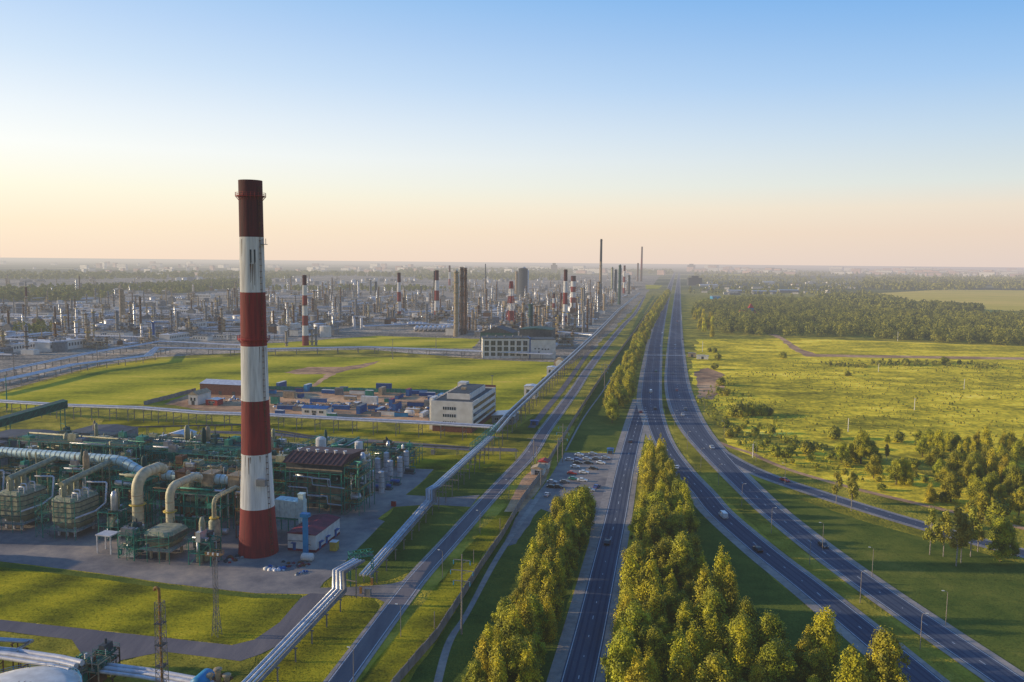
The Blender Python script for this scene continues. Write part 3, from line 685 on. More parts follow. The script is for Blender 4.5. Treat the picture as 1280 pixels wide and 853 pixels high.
for k in range(6):
    b = MB(); z0, z1 = h*k/6, h*(k+1)/6; w0, w1 = 14-10*(k/6), 14-10*((k+1)/6)
    lattice(b, w0, w1, z0, z1, 1, .45); b.cyl(0, 0, z0, z1, 2.2 if k > 1 else 4.5, None, 12)
    b.build('tower_section', mRedB if k % 2 == 1 or k == 0 else mWhiteB, t)
# ------------------------------------------------------------------ pipelines on supports
def pipeline(name, label, pts, n, r, gap, mat, step=12., sup_w=.22, zg=0., supmat=None, mats=None, extra=1.0, group=None):
    """pts: world (x, y, z) corners; n parallel pipes; supports every step metres"""
    base = pts[0]; t = thing(name, label, 'pipeline', (base[0], base[1], 0), 0, group)
    P_ = [(p[0]-base[0], p[1]-base[1], p[2]) for p in pts]
    nor = []
    for i in range(len(P_)):
        acc = Vector((0, 0))
        for a, b in ((i-1, i), (i, i+1)):
            if a >= 0 and b < len(P_):
                d = Vector((P_[b][0]-P_[a][0], P_[b][1]-P_[a][1]))
                if d.length > .05: acc += d.normalized()
        acc = acc.normalized() if acc.length > 0 else Vector((1, 0)); nor.append((acc.y, -acc.x))
    for k in range(n):
        off = (k-(n-1)/2)*gap; b = MB(); q = []
        for p, m in zip(P_, nor): q.append((p[0]+m[0]*off, p[1]+m[1]*off, p[2]))
        rr = r*(1 if k % 3 != 2 else .7)
        b.tube(q, rr, 8); b.build('pipe', (mats or [mat])[k % len(mats or [mat])], t)
    hw = n*gap/2*extra; cnt = 0
    for i in range(len(P_)-1):
        a, b_ = P_[i], P_[i+1]; d = math.hypot(b_[0]-a[0], b_[1]-a[1])
        if d < 3: continue
        m = ((b_[1]-a[1])/d, -(b_[0]-a[0])/d); k = max(1, int(d/step))
        for j in range(k):
            tt = (j+.5)/k; cx, cy, cz = (a[c]+(b_[c]-a[c])*tt for c in range(3)); cnt += 1
            if cnt > 98: break
            s = MB(); zt = cz-r
            for sg in (-1, 1): s.bar((cx+m[0]*hw*sg, cy+m[1]*hw*sg, zg), (cx+m[0]*hw*sg, cy+m[1]*hw*sg, zt), sup_w, 0, 4)
            s.bar((cx-m[0]*(hw+.5), cy-m[1]*(hw+.5), zt-.15), (cx+m[0]*(hw+.5), cy+m[1]*(hw+.5), zt-.15), sup_w, 0, 4)
            if zt > 6: s.bar((cx-m[0]*(hw+.3), cy-m[1]*(hw+.3), zt*.55), (cx+m[0]*(hw+.3), cy+m[1]*(hw+.3), zt*.55), sup_w*.8, 0, 4)
            s.build('support', supmat or mPole, t)
    return t
def G3(px, py, z): x, y = g(px, py, z); return (x, y, z)
A = G3(296, 872, 4.2); B = G3(424, 738, 4.2); C_ = G3(449, 700, 9.5); D_ = G3(458, 708, 4.2); E_ = G3(538, 626, 4.2); F_ = G3(611, 550, 9.)
C4 = (C_[0], C_[1], 9.5)
pipeline('pipeline', 'silver pipeline with a raised arch over the plant entrance, running down to the bottom edge', [A, B, (B[0], B[1], 9.8), C4], 4, .42, 1.15, mSteel, 9., mats=[mSteel, mPipeW, mSteel, mGrey])
pipeline('pipeline', 'silver pipeline between the green valve platform and the stepped corner by the white silos', [(C4[0]+1.5, C4[1]+1, 4.2), E_, (E_[0], E_[1], 8.6), (G3(547, 607, 8.6)), G3(614, 546, 8.6)], 4, .42, 1.05, mSteel, 9., mats=[mSteel, mPipeW, mSteel, mGrey])
pipeline('pipeline', 'broad silver pipe rack beside the plant road from the green footbridge into the distance', [G3(618, 540, 9.5), G3(637, 518, 9.5), G3(676, 481, 9.5), G3(706, 453, 9.5), G3(746, 416, 9.5), G3(773, 388, 9.5), G3(800, 366, 9.5)], 5, .45, 1.2, mSteel, 14., .3, mats=[mSteel, mGrey, mDkGrey])
pipeline('pipeline', 'white pipe rack crossing behind the plant in front of the construction yard', [G3(-60, 498, 8), G3(85, 507, 8), G3(175, 510, 8), G3(250, 516, 8), G3(340, 519, 8), G3(455, 525, 8), G3(540, 529, 8), G3(622, 534, 8)], 5, .55, 1.35, mPipeW, 10.5, .25, mats=[mPipeW, mSteel, mPipeW, mDkGrey])
pipeline('pipeline', 'low grey pipe rack in the grass behind the white silos', [G3(130, 535, 4), G3(300, 531, 4), G3(430, 552, 4), G3(530, 557, 4), G3(586, 560, 4)], 3, .25, .9, mDkGrey, 9., .18)
pipeline('pipeline', 'pale pipe rack bending round the far edge of the green field', [G3(-40, 484, 6), G3(30, 470, 6), G3(92, 456, 6), G3(185, 445, 6), G3(196, 435, 6), G3(304, 437, 6), G3(460, 434, 6), G3(590, 439, 6), G3(690, 443, 6)], 6, .55, 1.6, mPipeW, 19., .35, mats=[mPipeW, mSteel])
pipeline('pipeline', 'second pale pipe rack left of the field, upper of the two', [G3(-40, 473, 6), G3(60, 452, 6), G3(120, 440, 6), G3(170, 432, 6), G3(200, 427, 6), G3(310, 432, 6)], 5, .5, 1.6, mSteel, 20., .35, mats=[mSteel, mPipeW, mDkGrey])
for lab, pts in [('long pale gallery crossing the left of the refinery', [(150, 402), (267, 404), (268, 401), (304, 401)]),
                 ('pale pipe rack right of the main chimney, far behind the storage tanks', [(333, 385), (420, 384), (500, 383)]),
                 ('highest pale pipe rack far back on the left', [(20, 398), (75, 395), (170, 386), (250, 382), (304, 382)]),
                 ('pale pipe rack curving to the distance right of the main chimney', [(336, 371), (370, 370), (400, 366), (440, 364)]),
                 ('pipe rack in front of the horizontal drums', [(455, 408), (520, 405), (600, 408)]),
                 ('dark pipe rack beside the banded chimney behind the blank wall', [(640, 417), (700, 415), (742, 419)]),
                 ('pale pipe rack in the middle of the refinery', [(460, 392), (560, 389), (640, 392), (700, 396)])]:
    pipeline('pipe_rack', lab, [G3(a, b_, 6) for a, b_ in pts], 4, .8, 2.2, mPipeW, 30., .4, mats=[mPipeW, mSteel], group='pipe racks of the refinery')
# green truss footbridge carrying pipes over the site road
def truss_bridge(name, label, a, b, w, h, mat, cat='footbridge', legs=True, roof=None, k=10):
    t = thing(name, label, cat, (a[0], a[1], 0)); ax = Vector((0, 0, a[2])); bx = Vector((b[0]-a[0], b[1]-a[1], b[2]))
    d = (bx-ax); n_ = Vector((d.y, -d.x, 0)).normalized()*w/2; m = MB()
    for i in range(k):
        p, q = ax+d*i/k, ax+d*(i+1)/k
        for s in (-1, 1):
            for hh in (0, h): m.bar(p+n_*s+Vector((0, 0, hh)), q+n_*s+Vector((0, 0, hh)), .14)
            m.bar(p+n_*s, p+n_*s+Vector((0, 0, h)), .1); m.bar(p+n_*s, q+n_*s+Vector((0, 0, h)), .09)
        m.bar(p-n_, p+n_, .1); m.bar(p-n_+Vector((0, 0, h)), p+n_+Vector((0, 0, h)), .1)
    m.build('truss', mat, t)
    m = MB(); m.add([tuple(ax-n_), tuple(bx-n_), tuple(bx+n_), tuple(ax+n_)], [(0, 1, 2, 3)]); m.build('deck', mDkGrey if roof is None else mat, t)
    if roof:
        m = MB(); u = Vector((0, 0, h+.1))
        m.add([tuple(ax-n_+u), tuple(bx-n_+u), tuple(bx+n_+u), tuple(ax+n_+u)], [(0, 1, 2, 3)])
        for s in (-1, 1): m.add([tuple(ax+n_*s*1.02), tuple(bx+n_*s*1.02), tuple(bx+n_*s*1.02+u), tuple(ax+n_*s*1.02+u)], [(0, 1, 2, 3)])
        m.build('cladding', roof, t)
    if legs:
        for f in (0.03, .5, .97) if roof else (.03, .97):
            m = MB(); p = ax+d*f
            for s in (-1, 1): m.bar((p+n_*s).to_tuple()[:2]+(0,), tuple(p+n_*s), .22)
            m.bar((p-n_).to_tuple()[:2]+(p.z*.5,), (p+n_).to_tuple()[:2]+(p.z*.5,), .15); m.build('leg', mat, t)
    return t
truss_bridge('footbridge', 'green truss bridge beside the pipeline near the office block', G3(590, 563, 7.5), G3(622, 536, 9.5), 2.4, 3, mTeal)
truss_bridge('footbridge', 'green steel valve platform astride the silver pipeline near the entrance', G3(436, 697, 8.8), G3(466, 693, 8.8), 2.6, 1.4, mTeal, 'platform', True, None, 4)
truss_bridge('inclined_gallery', 'dark green inclined conveyor gallery at the left edge of the picture', G3(-70, 553, 8), G3(82, 509, 18), 6, 4., mTeal, 'conveyor', True, mTealD, 16)
# ------------------------------------------------------------------ the green plant
def handrail(m, x0, x1, y0, y1, z, mi=0):
    for (a, b) in (((x0, y0), (x1, y0)), ((x1, y0), (x1, y1)), ((x1, y1), (x0, y1)), ((x0, y1), (x0, y0))):
        for zz in (.55, 1.1): m.bar((a[0], a[1], z+zz), (b[0], b[1], z+zz), .045, mi, 3)
        k = max(1, int(math.dist(a, b)/2))
        for i in range(k): m.bar((a[0]+(b[0]-a[0])*i/k, a[1]+(b[1]-a[1])*i/k, z), (a[0]+(b[0]-a[0])*i/k, a[1]+(b[1]-a[1])*i/k, z+1.1), .045, mi, 3)
def steel_frame(t, w, d, hs, bay=5., mat=None, r=.17, brace=True):
    m = MB(); nx = max(1, round(w/bay)); ny = max(1, round(d/bay)); H_ = hs[-1]
    for i in range(nx+1):
        for j in range(ny+1):
            x, y = -w/2+w*i/nx, -d/2+d*j/ny; m.bar((x, y, 0), (x, y, H_), r)
    for z in hs:
        for j in range(ny+1): m.bar((-w/2, -d/2+d*j/ny, z), (w/2, -d/2+d*j/ny, z), r*.9)
        for i in range(nx+1): m.bar((-w/2+w*i/nx, -d/2, z), (-w/2+w*i/nx, d/2, z), r*.9)
    if brace:
        zz = [0]+list(hs)
        for k in range(len(zz)-1):
            for i in range(nx):
                if (i+k) % 2 == 0:
                    a, b = -w/2+w*i/nx, -w/2+w*(i+1)/nx; m.bar((a, -d/2, zz[k]), (b, -d/2, zz[k+1]), r*.6, 0, 3)
    m.build('steel_frame', mat or mTeal, t)
def steel_module(u, v, w, d, hs, label, seed, mat=None, dens=1., name='process_unit', loc=None, rz=RZ, group=None, rail=True, vessels=3):
    rn = random.Random(seed); x, y = loc or L(u, v)
    t = thing(name, label, 'process unit', (x, y), rz, group)
    steel_frame(t, w, d, hs, mat=mat)
    mats = [mGreyG, mDkGrey, mTeal, mTealD, mTealD, mBrown, mTeal, mGrey, mSteel, mGreyG, mTealD]
    for z in hs:
        b = MB(); q0 = rn.uniform(0, .3); q1 = rn.uniform(.6, 1.); b.box(-w/2+w*q0, -w/2+w*q1, -d/2, d/2*rn.choice([0, .5, 1]), z-.06, z+.06)
        if b.v: b.build('deck', mTealD, t)
    if rail:
        b = MB()
        for z in hs: handrail(b, -w/2-.1, w/2+.1, -d/2-.1, d/2+.1, z)
        b.build('handrail', rn.choice([mTeal, mTeal, mYel]) , t)
    for k in range(int(4*dens*w/12)):          # equipment boxes
        z = rn.choice([0]+list(hs)); sx, sy, sz = rn.uniform(1.5, 4.5), rn.uniform(1.5, 4), rn.uniform(1.2, 3.6)
        cx, cy = rn.uniform(-w/2+2.3, w/2-2.3), rn.uniform(-d/2+1, d/2-1)
        b = MB(); b.box(cx-sx/2, cx+sx/2, cy-sy/2, cy+sy/2, z+.1, z+sz, 0, .12); b.bar((cx, cy, z+sz), (cx, cy, z+sz+rn.uniform(.4, 1.6)), .3, 0, 8)
        b.build('equipment', rn.choice(mats), t)
    for k in range(vessels):
        z = rn.choice([0]+list(hs)); r = rn.uniform(.7, 1.4); cx, cy = rn.uniform(-w/2+2, w/2-2), rn.uniform(-d/2+1, d/2-1); b = MB()
        if rn.random() < .5: b.lathe(cx, cy, [(r*.2, z+.2), (r, z+.8), (r, z+rn.uniform(4, 7)), (r*.6, z+7.4), (.1, z+7.7)], 12)
        else: b.drum((cx-min(4, w/4), cy, z+1.6), (cx+min(4, w/4), cy, z+1.6), r, 12)
        b.build('vessel', rn.choice([mTealD, mGreyG, mGreyG, mTan, mSteel]), t)
    for k in range(int(13*dens)):
        z = rn.choice(hs)+rn.uniform(-1.2, 1.6); r = rn.choice([.1, .15, .2, .32]); cy = rn.uniform(-d/2, d/2); b = MB(); a, c = sorted((rn.uniform(-w/2, w/2), rn.uniform(-w/2, w/2)))
        z2 = rn.choice([0]+list(hs))+rn.uniform(.2, 2); y2 = rn.uniform(-d/2-.6, d/2)
        b.tube([(a, cy, max(.3, z-2)), (a, cy, z), (c, cy, z), (c, y2, z), (c, y2, z2)], r, 6)
        b.build('pipe', rn.choice([mSteel, mTeal, mTeal, mGreyG, mBrown, mTealD, mPipeW]), t)
    return t
rows = [
 (-318, 262, 40, 12, (5, 10, 15), 'dark pipework frame under the left end of the cyan duct'),
 (-228, 268, 50, 9, (5, 10, 15, 18), 'green frame right behind the cyan duct between the two filter houses'),
 (-250, 288, 62, 10, (6, 12, 17, 22), 'long bright teal rack standing above the cyan duct'),
 (-178, 275, 34, 10, (5, 10, 15, 19), 'green frame behind the two big duct elbows'),
 (-196, 296, 52, 12, (5, 10, 15, 19), 'dark green frame behind the bend of the cyan duct'),
 (-166, 296, 22, 14, (5, 10, 15, 18), 'green frame close behind the chimney, left of the rusty brown roof'),
 (-255, 310, 60, 14, (5, 10, 15, 18), 'dark green block of pipework left of the white long shed'),
 (-200, 322, 56, 16, (5, 10, 15), 'dark green pipe block farther back in the middle of the plant'),
 (-262, 332, 50, 14, (4, 8, 12), 'low dark pipe block in the back row of the plant on the left'),
 (-330, 300, 50, 16, (5, 10, 14), 'green frame at the left edge behind the grey sheds'),
 (-196, 344, 60, 12, (4, 8, 11), 'back row of green air coolers left of the rusty brown roof'),
 (-160, 340, 26, 30, (5, 10, 14), 'green pipe block behind the rusty roofed hall'),
 (-150, 256, 9, 10, (5, 10, 16), 'tall narrow rusty frame just left of the chimney foot'),
 (-197, 243, 8, 9, (5, 10), 'green skid with white legs between the second filter house and the tall elbow'),
 (-152, 228, 8, 6, (4, 8), 'small green stair frame left of the chimney foot'),
 (-124.8, 293, 6, 16, (5, 10, 15, 19), 'green stair tower on the shaded side of the rusty roofed hall'),
 (-138, 366, 24, 18, (4, 8), 'green valve skid behind the tall white silos'),
 (-225, 258, 12, 6, (5, 10, 16, 19), 'tall green pipe tower between the two filter houses'),
 (-251, 256, 10, 6, (5, 10, 16, 18), 'tall green pipe tower left of the second filter house'),
 (-199, 256, 14, 8, (5, 10, 15, 18), 'green pipe frame right of the second filter house'),
 (-176, 256, 30, 8, (5, 10, 15), 'green pipe frame directly behind the tall elbow'),
 (-300, 275, 40, 12, (5, 10, 15, 19), 'green frame at the left edge under the inclined gallery'),
 (-232, 300, 50, 10, (6, 12, 18), 'second teal rack behind the brightest one'),
 (-178, 310, 26, 12, (6, 11, 16), 'teal rack just behind the chimney at mid height'),
 (-225, 336, 60, 10, (5, 10, 13), 'dark green rack beyond the long shed, back row'),
]
for i, (u, v, w, d, hs, lab) in enumerate(rows):
    steel_module(u, v, w, d, hs, lab, 100+i, mTeal if i in (2, 1, 3, 13, 14, 15) else (mBrown if i == 12 else mTealD if i % 3 == 0 else mTeal), 1.8, vessels=4)
# elevated pale cyan duct
def ribbed_tube(m, pts, r, step=2.2, n=18, ri=1):
    m.tube(pts, r, n)
    P_ = [Vector(p) for p in pts]
    for a, b in zip(P_, P_[1:]):
        d = (b-a); k = int(d.length/step); dn = d.normalized() if d.length else d
        for i in range(k):
            c = a+d*(i+.5)/k; m.bar(c-dn*.12, c+dn*.12, r*1.045, ri, n)
t = thing('air_duct', 'huge pale cyan ribbed duct running across the plant above the filter houses', 'duct', L(-300, 264)+(0,), RZ)
m = MB(); ribbed_tube(m, [(-30, 0, 22.3), (86, 0, 22), (90, 0, 21.6), (97.5, -1, 18.6), (100, -1, 17.8), (152, -1, 17.6)], 1.85); m.build('duct_run', [mCyan, mGreyG], t)
for k, uu in enumerate((4, 28, 51, 72, 84)):
    m = MB()
    for s in (-1.6, 1.6): m.bar((uu+s, -2.6, 0), (uu+s, -2.6, 23.5), .28); m.bar((uu+s, 2.6, 0), (uu+s, 2.6, 23.5), .28); m.bar((uu+s, -2.6, 19.9), (uu+s, 2.6, 19.9), .25)
    m.bar((uu-1.6, -2.6, 10), (uu+1.6, -2.6, 10), .2); m.build('duct_support', mTan if k % 2 else mGreyG, t)
for k, uu in enumerate((106, 117, 128, 139, 148)):
    m = MB(); m.box(uu-2.2, uu+2.2, -3.4, 2.6, 15.2, 19.9); m.box(uu-2.6, uu+2.6, -3.8, 3, 19.9, 20.2); 
    for s in (-2.2, 2.2): m.bar((uu+s, -3.4, 0), (uu+s, -3.4, 22.3), .16); m.bar((uu+s, 2.6, 0), (uu+s, 2.6, 22), .16)
    handrail(m, uu-2.6, uu+2.6, -3.8, 3, 20.2); m.build('damper_box', mTan if k in (0, 2, 3) else mBrown, t)
def arc(c, r, a0, a1, n, ax='yz', x=0.):
    out = []
    for i in range(n+1):
        a = math.radians(a0+(a1-a0)*i/n); out.append((x, c[0]+r*math.cos(a), c[1]+r*math.sin(a)))
    return out
def elbow(label, u, v, ztop, r, drop, reach, zend, mat=mGreyG, seed=0):
    x, y = L(u, v); t = thing('duct_elbow', label, 'duct', (x, y), RZ)
    m = MB(); rad_ = drop
    pts = [(0, 0, zend), (0, 0, ztop-rad_)]+[(0, rad_-rad_*math.cos(math.radians(a)), ztop-rad_+rad_*math.sin(math.radians(a))) for a in (20, 40, 60, 80)]+[(-.6, reach*.8, ztop-.3), (-1., reach, ztop-1.8)]
    ribbed_tube(m, pts, r, 2.6, 18); m.build('duct_run', [mat, mTan], t)
    m = MB(); zz = (ztop-rad_)*.72; m.lathe(0, 0, [(r+.05, zz), (r+.9, zz), (r+.9, zz+.3), (r+.05, zz+.3)], 16, 0, False); m.build('flange', mYel, t)
    return t
elbow('tallest round duct elbow curving down in front of the plant', -187.5, 242, 23.3, 1.95, 5.5, 16, 0, M('weathered_duct', (.60, .54, .36), (.40, .36, .23), .35, .55))
elbow('shorter round duct elbow feeding the front filter house', -172, 238.5, 21.2, 1.45, 3.8, 19, 9, M('pale_weathered_duct', (.60, .54, .36), (.42, .38, .25), .35, .55))
elbow('slender pipe elbow on the upright vessel left of the chimney', -155, 238.5, 18.5, .75, 2.5, 18, 11)
t = thing('upright_vessel', 'grey green upright vessel left of the chimney foot', 'vessel', L(-155, 238.5)+(0,), RZ)
m = MB(); m.lathe(0, 0, [(1.7, 0), (2.1, .6), (2.1, 7), (1.9, 7.1), (1.9, 10.5), (1, 11.4)], 18); m.build('shell', mGreyG, t)
m = MB(); m.lathe(0, 0, [(2.12, 3.3), (2.25, 3.3), (2.25, 3.7), (2.12, 3.7)], 18, 0, False); m.build('band', mDkGrey, t)
def filter_house(u, v, w, d, z0, z1, label, risers=True, seed=0, slope=0.):
    rn = random.Random(seed); x, y = L(u, v); t = thing('filter_house', label, 'filter house', (x, y), RZ)
    m = MB(); c = 1.9
    def octo(k, z): hw, hd = w/2-k, d/2-k; return [(-hw+c, -hd, z), (hw-c, -hd, z), (hw, -hd+c, z), (hw, hd-c, z), (hw-c, hd, z), (-hw+c, hd, z), (-hw, hd-c, z), (-hw, -hd+c, z)]
    lv = [(1.8, z0), (.1, z0+2.3), (0, z0+2.6), (0, z1-1.2), (1.1, z1-.2), (2.4, z1)]
    vs = [];
    for k, z in lv: vs += octo(k, z)
    m.add(vs, [(a*8+i, a*8+(i+1) % 8, (a+1)*8+(i+1) % 8, (a+1)*8+i) for a in range(len(lv)-1) for i in range(8)]+[tuple(range(40, 48)), tuple(range(7, -1, -1))])
    m.build('casing', mGreyG, t)
    m = MB()
    for k in range(5):
        z = z0+2.6+(z1-z0-4.2)*k/4; vs = octo(-.14, z)+octo(-.14, z+.22)
        m.add(vs, [(i, (i+1) % 8, 8+(i+1) % 8, 8+i) for i in range(8)]+[tuple(range(8, 16))])
    m.build('stiffener_band', mDkGrey, t)
    for sx in (-1, 0, 1):
        for sy in (-1, 1):
            m = MB(); m.box(sx*(w/2-2.4)-.35, sx*(w/2-2.4)+.35, sy*(d/2-2.2)-.35, sy*(d/2-2.2)+.35, 0, z0+.6); m.build('leg', mPipeW if seed < 2 else mTan, t)
    m = MB(); m.box(-w/2-.6, w/2+.6, -d/2-.6, d/2+.6, z0-.35, z0-.12)
    m.build('base_frame', mGrey, t)
    m = MB(); zz = [z0-.1, (z0+z1)/2, z1-.5]
    for z in zz: handrail(m, -w/2-1.3, w/2+.9, -d/2-1.5, d/2+1, z)
    for sx in (-w/2-1.3, -w/2+w*.33, w/2-w*.25, w/2+.9):
        m.bar((sx, -d/2-1.5, 0), (sx, -d/2-1.5, z1+1), .1); m.bar((sx, d/2+1, 0), (sx, d/2+1, z1+1), .1)
    for a, b in zip(zz, zz[1:]): m.bar((-w/2-1.3, -d/2-1.5, a), (w/2+.9, -d/2-1.5, b), .09)
    m.build('scaffold', mTeal, t)
    lattice_m = MB(); lattice(lattice_m, 3, 3, 0, z1+.5, 5, .08, 0, -w/2-2.6, -d/2); lattice_m.build('stair_tower', mTeal, t)
    if risers:
        for k, yy in enumerate((-4.2, -1.2, 1.8)):
            m = MB(); m.cyl(-1, yy, z1-.2, z1+4.3+(yy+4)*.12, .95, None, 12); m.build('riser', mGreyG, t)
        m = MB(); m.tube([(-1.2, -5., z1+4.4), (-1, 2, z1+5.2), (0, 262-v, 21.6)], 1.15, 14); m.build('header_duct', mGreyG, t)
        for k, (a, b_, hh) in enumerate(((2.2, -3, 2.4), (4, -1, 2.8), (-4.2, -2.5, 2.2), (3.2, -5, 1.8))):
            m = MB(); m.tube([(a, b_, z1-1), (a, b_, z1+hh-.5), (a+.3, b_, z1+hh), (a+2.1, b_, z1+hh), (a+2.4, b_, z1+hh-.4), (a+2.4, b_, z1-.6)], .24, 8); m.build('vent_pipe', mPipeW, t)
        m = MB(); m.tube([(1, 5, z1+3), (8.8, 5, z1+3.4), (9.3, 5, z1+3), (9.3, 4, z1-4), (9.3, -1, z1-5.5), (5.5, -6.9, z1-6.8)], .32, 8); m.build('vent_pipe', mPipeW, t)
    return t
filter_house(-239, 245.5, 11.5, 13.5, 3, 14.5, 'filter house nearest the left edge, with three risers on top', True, 0)
filter_house(-214.5, 243.5, 11.5, 13.5, 3, 14.5, 'filter house second from the left edge, with three risers and white vent pipes', True, 1)
filter_house(-263.5, 248, 11.5, 13.5, 3, 14.5, 'filter house mostly cut off by the left edge', True, 1)
t = filter_house(-168.5, 231, 11, 12, 4, 9.8, 'low filter house on legs under the shorter elbow', False, 2)
steel_module(-179, 228, 6, 7, (4, 8), 'green skid at the foot of the tallest elbow', 77, mTeal, 2, vessels=2)
t = thing('pipe_trestle', 'white steel trestle standing on the concrete left of the tall elbow', 'frame', L(-189.5, 229)+(0,), RZ)
for k, (a, b_) in enumerate(((-2.6, -2), (2.6, -2), (2.6, 2), (-2.6, 2))):
    m = MB(); m.box(a-.2, a+.2, b_-.2, b_+.2, 0, 6.2); m.build('leg', mPipeW, t)
m = MB(); m.box(-3, 3, -2.4, 2.4, 6.2, 6.6); m.build('deck', mPipeW, t)
# ------- halls, sheds and small buildings
def windows(t, wall, x0, x1, n, z0, z1, face='front', hw=0., d=0., fr=.0, mat=None, gap=.35, part='window', limit=100):
    """rows of window openings: frame proud of the wall, pane inside it"""
    for i in range(n):
        c0 = x0+(x1-x0)*(i+gap/2)/n; c1 = x0+(x1-x0)*(i+1-gap/2)/n
        f = MB(); p = MB()
        def bx(m, a, b, za, zb_, o0, o1):
            if face == 'front': m.box(a, b, -hw-o1, -hw-o0, za, zb_)
            elif face == 'right': m.box(hw+o0, hw+o1, a, b, za, zb_)
            else: m.box(-hw-o1, -hw-o0, a, b, za, zb_)
        w_ = .09
        bx(f, c0, c1, z0, z0+w_, .0, .10); bx(f, c0, c1, z1-w_, z1, .0, .10); bx(f, c0, c0+w_, z0+w_, z1-w_, .0, .10); bx(f, c1-w_, c1, z0+w_, z1-w_, .0, .10)
        if c1-c0 > 2.: bx(f, (c0+c1)/2-.04, (c0+c1)/2+.04, z0+w_, z1-w_, .0, .09)
        bx(p, c0+w_, c1-w_, z0+w_, z1-w_, .005, .05)
        o = f.build(part, mat or mWhite, t); p.build('pane', mGlass, o)
# rusty roofed hall
t = thing('process_hall', 'big dark open hall with a ribbed rusty brown roof right of the chimney', 'industrial building', L(-141, 295)+(0,), RZ)
w, d, H_ = 24, 22, 21
m = MB(); m.box(-w/2+.5, w/2-.5, -d/2+7, d/2, 0, 16.5); m.build('wall', mDkGrey, t)
m = MB(); m.box(-w/2, w/2, -d/2+1.5, d/2, 16.5, 20.2)
m.build('upper_wall', mDkGrey, t)
m = MB(); m.box(-w/2-.05, w/2+.05, -d/2+1.42, -d/2+1.5, 17.2, 17.7); m.build('light_band', mTan, t)
m = MB()
hw = w/2+.8
m.add([(-hw, -d/2, 20.0), (hw, -d/2, 20.0), (hw, -d/2+9, 22.6), (-hw, -d/2+9, 22.6), (-hw, d/2+.5, 21.4), (hw, d/2+.5, 21.4)], [(0, 1, 2, 3), (3, 2, 5, 4)])
m.add([(-hw, -d/2, 19.8), (hw, -d/2, 19.8), (hw, -d/2, 20.02), (-hw, -d/2, 20.02)], [(0, 1, 2, 3)])
m.add([(hw, -d/2, 19.9), (hw, d/2+.5, 19.9), (hw, d/2+.5, 21.4), (hw, -d/2+9, 22.6)], [(0, 1, 2, 3)])
for i in range(13):
    x = -hw+.3+(2*hw-.6)*i/12; m.bar((x, -d/2, 20.15), (x, -d/2+9, 22.75), .18, 1, 4)
m.build('roof', [mRust, mRust], t)
for i in range(6):
    b = MB(); x = -10+4*i; b.cyl(x, -d/2+9, 22.4, 23.4, .55, None, 10); b.cyl(x, -d/2+9, 23.4, 23.7, .8, None, 10); b.build('roof_vent', mPipeW, t)
m = MB(); steel = []
for i in range(6):
    for z in (4, 8, 12, 16): m.bar((w/2-.2, -d/2+1+i*6.2, z-4), (w/2-.2, -d/2+1+i*6.2, z), .2)
for z in (4, 8, 12, 16): m.bar((w/2-.2, -d/2+1, z), (w/2-.2, d/2, z), .18); m.bar((-w/2, -d/2+1, z), (w/2, -d/2+1, z), .18); handrail(m, -w/2, w/2, -d/2, -d/2+7, z)
for i in range(6): m.bar((-w/2+i*w/5, -d/2+1, 0), (-w/2+i*w/5, -d/2+1, 16.5), .2)
m.build('steel_frame', mTeal, t)
rn = random.Random(3)
for k in range(16):
    z = rn.choice((0.3, 4.2, 8.2, 12.2)); x = rn.uniform(-w/2+1, w/2-4); b = MB(); b.drum((x, -d/2+rn.uniform(2, 6), z+1.4), (x+rn.uniform(2, 6), -d/2+4, z+1.4), rn.uniform(.5, 1.2), 10); b.build('vessel', rn.choice([mGreyG, mTealD, mSteel, mTan, mTealD]), t)
for k in range(5):
    b = MB(); z = rn.uniform(3, 15); x = rn.uniform(-w/2, 0); b.tube([(x, -d/2-.4, z), (x+8, -d/2-.4, z), (x+8.2, -d/2-.4, z-3), (x+14, -d/2-.2, z-3.3)], .22, 6); b.build('pipe', rn.choice([mPipeW, mSteel, mGreyG]), t)
def cyl_tank(name, label, x, y, r, h, mat, z0=0, cat='tank', dome=.25, group=None, n=20, bands=0, rail=False, cone=False):
    t = thing(name, label, cat, (x, y, z0), RZ, group)
    m = MB(); m.lathe(0, 0, [(r, 0), (r, h)], n, 0, False); m.build('shell', mat, t)
    m = MB(); dm = r*dome
    m.lathe(0, 0, [(r*1.01, h-.05), (r*1.01, h+.1), (r*.75, h+dm*.6), (r*.4, h+dm*.9), (.05, h+dm)], n, 0, False); m.build('dome', mat, t)
    if bands:
        m = MB()
        for k in range(bands): m.lathe(0, 0, [(r+.01, h*(k+1)/(bands+1)), (r+.09, h*(k+1)/(bands+1)), (r+.09, h*(k+1)/(bands+1)+.2), (r+.01, h*(k+1)/(bands+1)+.2)], n, 0, False)
        m.build('hoop', mGrey, t)
    if rail:
        m = MB(); 
        for i in range(24):
            a, a2 = 2*math.pi*i/24, 2*math.pi*(i+1)/24
            for zz in (.5, 1.): m.bar((r*math.cos(a), r*math.sin(a), h+zz), (r*math.cos(a2), r*math.sin(a2), h+zz), .05, 0, 3)
            m.bar((r*math.cos(a), r*math.sin(a), h), (r*math.cos(a), r*math.sin(a), h+1), .05, 0, 3)
        m.build('handrail', mSky, t)
    return t
x, y = g(402, 606); cyl_tank('tank', 'white domed tank behind the rusty brown roof, left of two', x, y, 2.3, zat(x, y, 549), mWhiteB, dome=.5)
x, y = g(449, 604); cyl_tank('tank', 'white upright tank behind the right end of the rusty brown roof', x, y, 1.8, zat(x, y, 553), mWhiteB, dome=.3)
